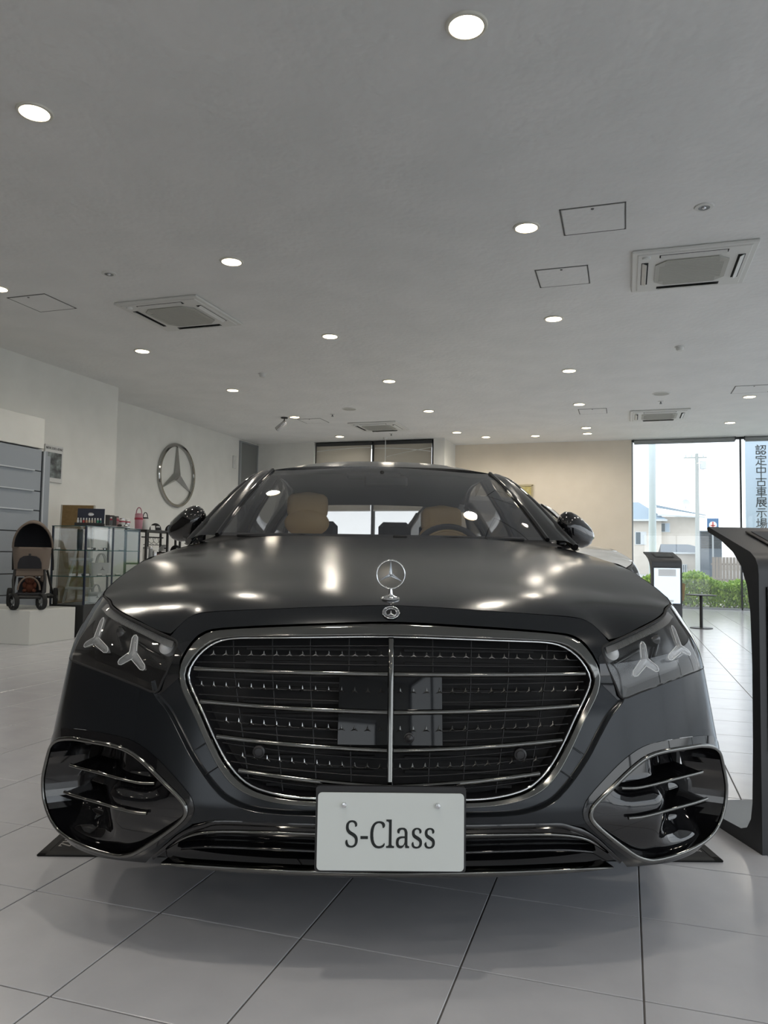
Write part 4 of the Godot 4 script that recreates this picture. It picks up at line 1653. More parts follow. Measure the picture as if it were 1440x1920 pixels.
func glass_walls() -> void:
	# street side: the pane in view, then the rest
	var w := Node3D.new()
	w.name = "window_2"
	add_child(w)
	tag(w, "floor to ceiling glazing to the street with grey shades rolled up", "window", "", "structure")
	var z := NORTH - 0.08
	for x in [0.14, 2.20, 4.25, 6.24]:
		slab("mullion", Vector3(x - (0.02 if x > 1.0 else 0.035), 0, z - 0.05), Vector3(x + (0.012 if x > 1.0 else 0.01), CEIL, z + 0.05), mats.frame_dark if x > 1.0 else mats.frame_silver, w, 0.003)
	slab("rail", Vector3(0.12, 0, z - 0.05), Vector3(EAST, 0.03, z + 0.05), mats.frame_silver, w, 0.003)
	slab("rail", Vector3(0.12, CEIL - 0.04, z - 0.05), Vector3(EAST, CEIL, z + 0.05), mats.frame_dark, w, 0.003)
	for x in [1.17, 3.225, 5.245]:
		slab("pane", Vector3(x - 1.0, 0.03, z - 0.004), Vector3(x + 1.0, CEIL - 0.04, z), mats.window_glass, w)
	for a in [[0.17, 2.08, "grey shade rolled up over the window pane beside the cream wall"], [2.27, 4.15, "grey shade rolled up over the pane showing the upright sign"], [4.33, 6.15, "grey shade rolled up over the corner window pane"]]:
		var s := thing("street_window_blind", a[2], "blind", Vector3((a[0] + a[1]) / 2, CEIL - 0.055, NORTH + 0.05))
		var wd: float = a[1] - a[0]
		obj("roll", MB.new().tube([Vector3(-wd / 2, 0, 0), Vector3(wd / 2, 0, 0)], 0.035, 14), mats.shade_grey, s)
		obj("hem_bar", MB.new().box(Vector3(0, -0.05, 0.03), Vector3(wd, 0.022, 0.012), 0.003), mats.frame_silver, s)
		for sd in [-1.0, 1.0]:
			obj("bracket", MB.new().box(Vector3(sd * (wd / 2 + 0.01), 0.01, 0), Vector3(0.012, 0.08, 0.08), 0.002), mats.frame_dark, s)
	glazed("window_3", Vector3(EAST + 0.06, 0, NORTH), Vector3(EAST + 0.06, 0, SOUTH), 14, "long glazed side of the showroom")
	glazed("window_4", Vector3(4.6, 0, SOUTH + 0.06), Vector3(1.0, 0, SOUTH + 0.06), 2, "glazed street entrance behind the photographer", 2.5)
	glazed("window_5", Vector3(-1.2, 0, SOUTH + 0.06), Vector3(-4.2, 0, SOUTH + 0.06), 2, "wide street window behind the photographer", 2.5)
	slab("wall_front", Vector3(-7.66, 0, SOUTH), Vector3(-4.25, CEIL, SOUTH + 0.2), mats.wall_paint)
	slab("wall_front_middle", Vector3(-1.15, 0, SOUTH), Vector3(0.95, 2.53, SOUTH + 0.2), mats.wall_paint)
	slab("wall_front_corner", Vector3(4.65, 0, SOUTH), Vector3(EAST, 2.53, SOUTH + 0.2), mats.wall_paint)
	slab("wall_front_upper", Vector3(-4.25, 2.53, SOUTH), Vector3(EAST, CEIL, SOUTH + 0.2), mats.wall_paint)

# ------------------------------------------------------------------ ceiling fittings
func downlight(x: float, z: float, label: String, group: String) -> void:
	var d := thing("downlight", label, "ceiling lamp", Vector3(x, CEIL, z), 0, group)
	obj("ring", MB.new().lathe([Vector2(0.082, -0.010), Vector2(0.086, -0.012), Vector2(0.098, -0.009), Vector2(0.102, -0.001), Vector2(0.102, 0.004)], 28), mats.lamp_ring, d)
	obj("light_disc", MB.new().lathe([Vector2(0, -0.009), Vector2(0.083, -0.009)], 28), mats.lamp_white, d)
	var l := SpotLight3D.new()
	l.name = "beam"
	d.add_child(l)
	l.position.y = -0.02
	l.rotation_degrees.x = -90
	l.light_color = Color(1.0, 0.965, 0.91)
	l.light_energy = 1.35
	l.light_size = 0.08
	l.spot_range = 30
	l.spot_attenuation = 2
	l.spot_angle = 84
	l.spot_angle_attenuation = 1.0
	l.shadow_enabled = true

func cassette(x: float, z: float, label: String, turn: float) -> void:
	var a := thing("ceiling_air_conditioner", label, "air conditioner", Vector3(x, CEIL, z), turn)
	obj("frame", MB.new().box(Vector3(0, -0.012, 0), Vector3(0.95, 0.024, 0.95), 0.008).box(Vector3(0, -0.024, 0), Vector3(0.86, 0.016, 0.86), 0.006), mats.white_plastic, a)
	var oct := PackedVector2Array()
	for q in [[1, 0.7], [0.7, 1], [-0.7, 1], [-1, 0.7], [-1, -0.7], [-0.7, -1], [0.7, -1], [1, -0.7]]:
		oct.append(Vector2(q[0], q[1]) * 0.285)
	obj("intake_grille", MB.new().extrude(oct, 0.012, Transform3D(Basis(Vector3.RIGHT, PI / 2), Vector3(0, -0.030, 0))), mats.grey_filter, a)
	var lines := MB.new()
	for k in 26:
		lines.box(Vector3(0, -0.043, -0.26 + k * 0.0208), Vector3(0.50 if absi(k - 12) < 9 else 0.42, 0.002, 0.006), 0.0)
	obj("grille_bars", lines, mats.grey_filter, a)
	for k in 4:
		var r := Basis(Vector3.UP, k * PI / 2)
		obj("outlet_slot", MB.new().box(r * Vector3(0.37, -0.0325, 0), Vector3(0.055, 0.003, 0.52), 0.0, r), mats.slot_black, a)
		obj("flap", MB.new().box(r * Vector3(0.376, -0.040, 0), Vector3(0.045, 0.005, 0.50), 0.001, r * Basis(Vector3.BACK, 0.5)), mats.white_plastic, a)
	obj("sensor_cap", MB.new().lathe([Vector2(0.035, 0), Vector2(0.03, -0.014), Vector2(0, -0.018)], 16, Transform3D(Basis.IDENTITY, Vector3(-0.36, -0.032, 0.37))), mats.white_paint_matte, a)

func hatch(x: float, z: float, label: String, s := 0.45, turn := 0.0) -> void:
	var h := thing("access_hatch", label, "hatch", Vector3(x, CEIL, z), turn)
	obj("panel", MB.new().box(Vector3(0, -0.002, 0), Vector3(s - 0.02, 0.006, s - 0.02), 0.001), mats.ceiling_paint, h)
	var e := MB.new()
	for k in 4:
		var r := Basis(Vector3.UP, k * PI / 2)
		e.box(r * Vector3(s / 2, -0.0012, 0), Vector3(0.010, 0.004, s + 0.010), 0.0, r)
	obj("frame", e, mats.hatch_line, h)
	obj("latch", MB.new().lathe([Vector2(0.012, 0), Vector2(0.010, -0.006), Vector2(0, -0.007)], 10, Transform3D(Basis.IDENTITY, Vector3(0, -0.003, s * 0.42))), mats.hatch_line, h)

func build_ceiling() -> void:
	for zi in 11:
		for xi in 4:
			downlight(-5.72 + xi * 2.505, -14.82 + zi * 2.285, "round recessed downlight glowing in the ceiling grid", "ceiling downlights")
	for a in [[-0.72, -15.5], [-1.75, -15.58], [-2.75, -15.52]]:
		downlight(a[0], a[1], "round recessed downlight in the row washing the cream wall", "downlights washing the cream wall")
	cassette(0.53, -6.83, "white ceiling cassette air conditioner next to two access hatches", 0)
	cassette(-4.43, -6.80, "white ceiling cassette air conditioner over the shop corner with one dark recessed spot beside it", 0)
	cassette(0.55, -13.75, "white ceiling cassette air conditioner in front of the street window", 0)
	cassette(-4.52, -13.8, "white ceiling cassette air conditioner in front of the brown blinds", 0)
	hatch(-0.22, -5.68, "square plaster access hatch beside the first downlight row")
	hatch(-0.525, -6.79, "square metal-edged access hatch level with the air conditioner", 0.44)
	hatch(-0.525, -13.2, "small access hatch before the cream wall", 0.45)
	hatch(-5.62, -6.15, "faint plaster access hatch near the shop wall", 0.45)
	hatch(-5.55, -13.0, "access hatch beside the black ceiling spotlight", 0.45)
	hatch(1.75, -12.0, "access hatch over the street window side", 0.5)
	for a in [[0.536, -5.68, "unlit recessed ceiling spot before the street-side air conditioner"], [-4.43, -5.64, "unlit recessed ceiling spot before the shop-side air conditioner"]]:
		var d := thing("recessed_spot", a[2], "ceiling lamp", Vector3(a[0], CEIL, a[1]))
		obj("ring", MB.new().lathe([Vector2(0.04, -0.010), Vector2(0.062, -0.008), Vector2(0.068, -0.001), Vector2(0.068, 0.003)], 24), mats.white_plastic, d)
		obj("reflector", MB.new().lathe([Vector2(0.012, -0.004), Vector2(0.041, -0.0095)], 24), mats.cup_grey, d)
		obj("lens", MB.new().ball(Vector3(0, -0.006, 0), Vector3(0.016, 0.012, 0.016), 12, 8), mats.chrome, d)
	for a in [[0.61, -9.4, "smoke detector on the ceiling between the two street-side air conditioners"], [-4.8, -9.42, "smoke detector on the ceiling between the two shop-side air conditioners"]]:
		var d := thing("smoke_detector", a[2], "smoke detector", Vector3(a[0], CEIL, a[1]))
		obj("plate", MB.new().lathe([Vector2(0, -0.012), Vector2(0.055, -0.012), Vector2(0.058, -0.002), Vector2(0.058, 0.002)], 20), mats.white_plastic, d)
		obj("chamber", MB.new().lathe([Vector2(0, -0.05), Vector2(0.03, -0.05), Vector2(0.042, -0.036), Vector2(0.045, -0.012)], 20), mats.white_plastic, d)
	for a in [[0.515, -12.02, "round grey ceiling speaker before the street window"], [-4.49, -12.07, "round grey ceiling speaker before the brown blinds"]]:
		var d := thing("ceiling_speaker", a[2], "speaker", Vector3(a[0], CEIL, a[1]))
		obj("rim", MB.new().lathe([Vector2(0.11, -0.010), Vector2(0.125, -0.008), Vector2(0.13, 0.002)], 28), mats.white_plastic, d)
		obj("mesh_cover", MB.new().lathe([Vector2(0, -0.012), Vector2(0.06, -0.011), Vector2(0.111, -0.009)], 28), mats.grey_filter, d)
	for a in [[0.53, -12.6, "tiny white sprinkler head by the street-side speaker"], [-4.95, -12.45, "tiny white sprinkler head by the shop-side speaker"], [-4.55, -14.7, "tiny white sprinkler head by the back window"]]:
		var d := thing("sprinkler_head", a[2], "sprinkler", Vector3(a[0], CEIL, a[1]))
		obj("rose", MB.new().lathe([Vector2(0.012, -0.010), Vector2(0.04, -0.008), Vector2(0.045, 0.001)], 18), mats.white_plastic, d)
		obj("nozzle", MB.new().lathe([Vector2(0, -0.045), Vector2(0.022, -0.044), Vector2(0.022, -0.040), Vector2(0.010, -0.034), Vector2(0.012, -0.006)], 14), mats.cup_grey, d)
	var sp := thing("spotlight", "grey cylinder spotlight tilted down from the ceiling", "spotlight", Vector3(-5.93, CEIL, -12.55))
	obj("base", MB.new().lathe([Vector2(0, -0.02), Vector2(0.06, -0.02), Vector2(0.065, 0.002)], 18), mats.rack_black, sp)
	obj("stem", MB.new().tube([Vector3(0, -0.015, 0), Vector3(0, -0.10, 0)], 0.012, 8), mats.rack_black, sp)
	obj("barrel", MB.new().lathe([Vector2(0, -0.13), Vector2(0.042, -0.13), Vector2(0.046, -0.12), Vector2(0.046, 0.08), Vector2(0.03, 0.10), Vector2(0, 0.10)], 18, Transform3D(Basis(Vector3.BACK, -0.95), Vector3(-0.05, -0.14, 0))), mats.cup_silver, sp)
	var rod := thing("ceiling_rod", "thin white rod hanging from a rose before the back window", "rod", Vector3(-4.83, CEIL, -15.2))
	obj("rose", MB.new().lathe([Vector2(0, -0.04), Vector2(0.03, -0.038), Vector2(0.05, -0.02), Vector2(0.055, 0.002)], 18), mats.white_plastic, rod)
	obj("stem", MB.new().tube([Vector3(0, -0.03, 0), Vector3(0, -0.75, 0)], 0.009, 8), mats.white_plastic, rod)
	obj("hanger_head", MB.new().lathe([Vector2(0, -0.79), Vector2(0.025, -0.785), Vector2(0.03, -0.76), Vector2(0.01, -0.74)], 14), mats.white_plastic, rod)

# ------------------------------------------------------------------ things in the room
const KIOSK := [[0.0, 0.0], [0.46, 0.0], [0.46, 0.03], [0.12, 0.045], [0.085, 0.06], [0.062, 0.095], [0.052, 0.15], [0.045, 0.35], [0.043, 0.6], [0.05, 0.78], [0.068, 0.87], [0.10, 0.935], [0.15, 0.985], [0.23, 1.03], [0.315, 1.062], [0.32, 1.075], [0.31, 1.080], [0.045, 0.985], [0.018, 0.965], [0.004, 0.94], [0.0, 0.91]]

func kiosk(at: Vector3, turn: float, label: String, wide: float) -> void:
	var k := thing("information_kiosk", label, "kiosk", at, turn)
	var bs := Basis(Vector3(0, 0, -1), Vector3.UP, Vector3.RIGHT)
	obj("body", MB.new().extrude(packed(v2s(KIOSK)), wide, Transform3D(bs, Vector3.ZERO)), mats.kiosk_grey, k)
	# inset on the sloping deck
	var slope := Basis(Vector3.RIGHT, 0.346)
	obj("deck_tablet", MB.new().box(Vector3(wide * 0.52, 1.034, -0.165), Vector3(wide * 0.62, 0.006, 0.17), 0.002, slope), mats.kiosk_edge, k)
	obj("tablet_glass", MB.new().box(Vector3(wide * 0.52, 1.038, -0.165), Vector3(wide * 0.56, 0.003, 0.14), 0.001, slope), mats.gloss_black, k)
	obj("screen_bezel", MB.new().box(Vector3(wide * 0.5, 0.60, 0.002), Vector3(wide * 0.90, 0.54, 0.008), 0.002), mats.gloss_black, k)
	var s := obj("screen", MB.new().box(Vector3(wide * 0.5, 0.60, 0.006), Vector3(wide * 0.86, 0.50, 0.004), 0.001), mats.screen_light, k)
	obj("screen_picture", MB.new().box(Vector3(wide * 0.5, 0.785, 0.0085), Vector3(wide * 0.58, 0.10, 0.001), 0.0), mats.screen_dark, s)
	obj("screen_picture", MB.new().box(Vector3(wide * 0.62, 0.385, 0.0085), Vector3(wide * 0.18, 0.03, 0.001), 0.0), mats.screen_dark, s)

func build_plinth_and_pram() -> void:
	var p := tag(obj("display_plinth", MB.new().box(Vector3(-6.33, 0.174, -6.65), Vector3(1.14, 0.348, 0.67), 0.004), mats.white_paint_matte), "low white display plinth carrying the pram", "plinth")
	p.set_meta("kind", "thing")
	var pr := thing("pram", "beige baby pram with a hooded carrycot and black wheels on the white plinth", "pram", Vector3(-6.03, 0.348, -6.60), 38.0)
	# carrycot: rounded tub, faces +z
	var rows := []
	for a in [[0.40, 0.155, 0.235], [0.42, 0.165, 0.26], [0.62, 0.185, 0.30], [0.635, 0.188, 0.305], [0.645, 0.184, 0.30]]:
		var row := []
		for k in 28:
			var an := TAU * k / 28
			row.append(Vector3(signf(cos(an)) * pow(absf(cos(an)), 0.55) * a[1], a[0], -0.06 + signf(sin(an)) * pow(absf(sin(an)), 0.55) * a[2]))
		rows.append(row)
	rows.reverse()
	var cot := obj("carrycot", MB.new().grid(rows, true), mats.pram_beige, pr)
	var cover := []
	for i in 7:
		var row := []
		for k in 9:
			row.append(Vector3(lerpf(-0.165, 0.165, k / 8.0), 0.637 + 0.012 * sin(PI * k / 8.0), lerpf(-0.30, 0.23, i / 6.0)))
		cover.append(row)
	obj("mattress", MB.new().grid(cover), mats.pram_dark, cot)
	var pocket := PackedVector2Array([Vector2(-0.115, 0), Vector2(0.115, 0), Vector2(0.112, 0.06), Vector2(0.095, 0.105), Vector2(0.06, 0.13), Vector2(0, 0.138), Vector2(-0.06, 0.13), Vector2(-0.095, 0.105), Vector2(-0.112, 0.06)])
	obj("foot_pocket", MB.new().extrude(pocket, 0.02, Transform3D(Basis(Vector3.RIGHT, 0.20), Vector3(0.0, 0.425, 0.190))), mats.pram_dark, cot)
	obj("pocket_tab", MB.new().box(Vector3(0, 0.565, 0.225), Vector3(0.022, 0.025, 0.02), 0.004), mats.rack_black, cot)
	# hood: ribs of a half dome opening forward
	var hood := []
	for i in 9:
		var tilt := lerpf(1.12, 3.14, i / 8.0)
		var row := []
		for k in 17:
			var an := PI * k / 16.0
			var x := cos(an) * 0.195
			var r := sin(an) * 0.30 * (1.0 - 0.04 * absf(sin(i * PI / 2)))
			row.append(Vector3(x, 0.64 + r * sin(tilt), -0.10 + r * cos(tilt) * 0.75))
		hood.append(row)
	var hd := obj("hood", MB.new().grid(hood), mats.pram_beige, pr)
	var trim := []
	for k in 17:
		var an := PI * k / 16.0
		trim.append(Vector3(cos(an) * 0.197, 0.64 + sin(an) * 0.30 * sin(0.25), -0.10 + sin(an) * 0.30 * cos(0.25) * 0.75))
	var lining := []
	for row0 in hood:
		var row := []
		for p1 in row0:
			row.append(Vector3(p1.x * 0.965, 0.64 + (p1.y - 0.64) * 0.965, p1.z + 0.004))
		lining.append(row)
	obj("hood_lining", MB.new().grid(lining), mats.pram_dark, hd)
	obj("hood_brim", MB.new().tube(hood[0], 0.012, 6), mats.pram_beige, hd)
	var brim2 := []
	for p2 in hood[3]:
		brim2.append(p2 + Vector3(0, 0.004, 0.004))
	obj("hood_seam", MB.new().tube(brim2, 0.007, 6), mats.pram_dark, hd)
	# frame, basket, wheels
	var fr := MB.new()
	for sg in [-1.0, 1.0]:
		fr.tube([Vector3(sg * 0.14, 0.41, 0.16), Vector3(sg * 0.15, 0.30, 0.20), Vector3(sg * 0.14, 0.19, 0.24), Vector3(sg * 0.13, 0.13, 0.26)], 0.013, 8)
		fr.tube([Vector3(sg * 0.15, 0.40, -0.10), Vector3(sg * 0.19, 0.20, -0.25), Vector3(sg * 0.21, 0.10, -0.33)], 0.013, 8)
		fr.tube([Vector3(sg * 0.13, 0.145, 0.27), Vector3(sg * 0.19, 0.15, 0.05), Vector3(sg * 0.21, 0.11, -0.33)], 0.013, 8)
		fr.tube([Vector3(sg * 0.19, 0.66, -0.10), Vector3(sg * 0.20, 0.50, -0.20), Vector3(sg * 0.20, 0.40, -0.24)], 0.010, 8)
	fr.tube([Vector3(-0.13, 0.13, 0.26), Vector3(0.13, 0.13, 0.26)], 0.018, 8)
	fr.tube([Vector3(-0.21, 0.10, -0.33), Vector3(0.21, 0.10, -0.33)], 0.014, 8)
	obj("frame", fr, mats.rack_black, pr)
	obj("apron", MB.new().box(Vector3(0, 0.375, 0.155), Vector3(0.29, 0.07, 0.03), 0.012).box(Vector3(0.13, 0.33, 0.10), Vector3(0.06, 0.10, 0.08), 0.02), mats.pram_beige, pr)
	var arch := []
	for k in 15:
		var an := PI * k / 14.0
		arch.append(Vector3(cos(an) * 0.105, 0.20 + sin(an) * 0.135, 0.19))
	obj("bumper_bar", MB.new().tube(arch, 0.009, 8), mats.pram_beige, pr)
	obj("basket", MB.new().box(Vector3(0, 0.155, 0.02), Vector3(0.27, 0.03, 0.34), 0.012).box(Vector3(0.14, 0.23, 0.02), Vector3(0.015, 0.15, 0.28), 0.006).box(Vector3(0, 0.24, -0.14), Vector3(0.27, 0.16, 0.015), 0.006), mats.pram_dark, pr)
	for a in [[-0.13, 0.27, 0.085], [0.13, 0.27, 0.085], [-0.23, -0.33, 0.10], [0.23, -0.33, 0.10]]:
		var xf := Transform3D(Basis(Vector3.BACK, PI / 2).rotated(Vector3.UP, 0.55 if a[1] > 0 else 0.0), Vector3(a[0], a[2], a[1]))
		var r: float = a[2]
		var wh := obj("wheel", MB.new().lathe([Vector2(r - 0.022, -0.02), Vector2(r - 0.004, -0.022), Vector2(r, -0.012), Vector2(r, 0.012), Vector2(r - 0.004, 0.022), Vector2(r - 0.022, 0.02), Vector2(r - 0.022, -0.02)], 28, xf), mats.rubber, pr)
		var sp := MB.new().lathe([Vector2(0, -0.02), Vector2(0.018, -0.02), Vector2(0.018, 0.02), Vector2(0, 0.02)], 14, xf)
		for k in 5:
			var an := TAU * k / 5
			sp.tube([xf * Vector3(cos(an) * 0.012, 0, sin(an) * 0.012), xf * Vector3(cos(an) * (r - 0.02), 0, sin(an) * (r - 0.02))], 0.006, 6)
		obj("spoke", sp, mats.cup_grey, wh)
		if a[1] > 0:
			obj("fork", MB.new().tube([Vector3(a[0], 0.15, 0.255), Vector3(a[0] + 0.035, 0.14, 0.265), Vector3(a[0] + 0.03, a[2], a[1])], 0.015, 8), mats.rack_black, pr)
	var tb := thing("teddy_bear", "small brown teddy bear sitting in the basket of the pram", "teddy bear", pr.transform * Vector3(0, 0.172, 0.10), 38.0)
	obj("body", MB.new().ball(Vector3(0, 0.05, 0), Vector3(0.05, 0.055, 0.045), 14, 10).ball(Vector3(0, 0.125, 0.01), Vector3(0.047, 0.043, 0.043), 14, 10).ball(Vector3(-0.038, 0.16, 0), Vector3(0.016, 0.016, 0.010), 10, 8).ball(Vector3(0.038, 0.16, 0), Vector3(0.016, 0.016, 0.010), 10, 8).ball(Vector3(-0.045, 0.02, 0.04), Vector3(0.022, 0.02, 0.04), 10, 8).ball(Vector3(0.045, 0.02, 0.04), Vector3(0.022, 0.02, 0.04), 10, 8).ball(Vector3(-0.05, 0.075, 0.02), Vector3(0.018, 0.035, 0.02), 10, 8).ball(Vector3(0.05, 0.075, 0.02), Vector3(0.018, 0.035, 0.02), 10, 8).ball(Vector3(0, 0.115, 0.05), Vector3(0.02, 0.016, 0.014), 10, 8), mats.teddy_brown, tb)
	obj("eye", MB.new().ball(Vector3(-0.018, 0.135, 0.049), Vector3(0.004, 0.004, 0.004), 8, 6).ball(Vector3(0.018, 0.135, 0.049), Vector3(0.004, 0.004, 0.004), 8, 6), mats.gloss_black, tb)

func build_slatwall() -> void:
	var s := thing("slat_display_wall", "grey slatted display panel unit under a cream pelmet box", "display wall", Vector3(-7.36, 0, -7.67))
	obj("carcass", MB.new().box(Vector3(0.21, 1.10, 1.90), Vector3(0.42, 2.20, 3.78), 0.002), mats.frame_dark, s)
	var ys := [0.0, 0.19, 0.43, 0.68, 0.94, 1.19, 1.45, 1.69, 1.94, 2.215]
	for i in ys.size() - 1:
		obj("panel", MB.new().box(Vector3(0.435, (ys[i] + ys[i + 1]) / 2, 1.90), Vector3(0.03, ys[i + 1] - ys[i] - 0.012, 3.78), 0.003), mats.slat_grey, s)
	for y in [1.45, 1.69, 1.94]:
		obj("ledge", MB.new().box(Vector3(0.462, y, 1.94), Vector3(0.03, 0.016, 3.6), 0.003), mats.slat_light, s)
	obj("pelmet", MB.new().box(Vector3(0.235, 2.41, 1.90), Vector3(0.47, 0.375, 3.80), 0.003), mats.wall_paint, s)
	obj("end_post", MB.new().box(Vector3(0.25, 1.10, -0.06), Vector3(0.42, 2.20, 0.05), 0.004).box(Vector3(0.20, 1.08, -0.17), Vector3(0.36, 2.16, 0.12), 0.01), mats.slat_grey, s)
	obj("end_strip", MB.new().box(Vector3(0.46, 1.10, -0.02), Vector3(0.02, 2.20, 0.02), 0.003).box(Vector3(0.372, 1.08, -0.125), Vector3(0.015, 2.16, 0.02), 0.003), mats.slat_light, s)
	# framed poster on the wall behind it
	var p := thing("poster", "framed black and white poster with a lettered header beside the slatted unit", "poster", Vector3(-7.345, 2.13, -8.36))
	obj("sheet", MB.new().box(Vector3(0, 0, 0), Vector3(0.02, 0.50, 0.34), 0.003), mats.poster_white, p)
	obj("photograph", MB.new().box(Vector3(0.011, -0.02, 0), Vector3(0.002, 0.34, 0.28), 0.0), mats.poster_photo, p)
	words("lettering", "MERCEDES-BENZ", "Droid Sans", 0.31, 0.032, 0.002, mats.ink_dark, p, Vector3(0.0115, 0.205, 0), Basis(Vector3.UP, PI / 2))

func cup(called: String, label: String, at: Vector3, r: float, h: float, m: Material, top: Material, loop := false, band: Material = null) -> Node3D:
	var c := thing(called, label, "drink bottle" if called == "drink_bottle" else "tumbler", at)
	obj("body", MB.new().lathe([Vector2(0, 0), Vector2(r * 0.86, 0), Vector2(r * 0.9, 0.004), Vector2(r, h * 0.5), Vector2(r, h * 0.86), Vector2(r * 0.95, h * 0.88)], 20), m, c)
	obj("lid", MB.new().lathe([Vector2(r * 0.96, h * 0.875), Vector2(r * 0.96, h * 0.96), Vector2(r * 0.8, h), Vector2(0, h)], 20), top, c)
	if band:
		obj("ribbon", MB.new().lathe([Vector2(r * 1.03, h * 0.60), Vector2(r * 1.05, h * 0.63), Vector2(r * 1.05, h * 0.70), Vector2(r * 1.03, h * 0.73)], 20), band, c)
	if loop:
		var a := []
		for k in 13:
			var an := PI * k / 12.0
			a.append(Vector3(cos(an) * r * 0.8, h + sin(an) * r * 1.5, 0))
		obj("carry_loop", MB.new().tube(a, r * 0.14, 6), top, c)
	return c

func cap(label: String, at: Vector3, turn: float, m: Material) -> void:
	var c := thing("baseball_cap", label, "cap", at, turn)
	var rows := []
	for i in 8:
		var la := PI / 2 * i / 7.0
		var row := []
		for k in 20:
			var lo := TAU * k / 20
			row.append(Vector3(cos(lo) * 0.088 * cos(la), 0.01 + sin(la) * 0.105, sin(lo) * 0.10 * cos(la)))
		rows.append(row)
	rows.reverse()
	obj("crown", MB.new().grid(rows, true), m, c)
	var brim := []
	for i in 4:
		var row := []
		for k in 11:
			var an := PI * k / 10.0
			var w := i / 3.0
			row.append(Vector3(cos(an) * 0.086, 0.014 - 0.012 * w * sin(an), sin(an) * (0.09 + 0.075 * w)))
		brim.append(row)
	obj("brim", MB.new().grid(brim), m, c)
	obj("emblem", MB.new().box(Vector3(0, 0.055, 0.088), Vector3(0.06, 0.022, 0.012), 0.004), mats.cap_white if m == mats.cap_black else mats.cap_black, c)

func price_tag(at: Vector3, turn: float) -> void:
	var t := thing("price_tag", "small white price card standing on a glass cabinet shelf", "price tag", at, turn, "price cards in the glass cabinet")
	obj("card", MB.new().box(Vector3(0, 0.014, 0), Vector3(0.05, 0.028, 0.003), 0.0, Basis(Vector3.RIGHT, -0.3)), mats.tag_white, t)
	obj("holder", MB.new().box(Vector3(0, 0.004, -0.008), Vector3(0.055, 0.008, 0.03), 0.002), mats.rack_black, t)

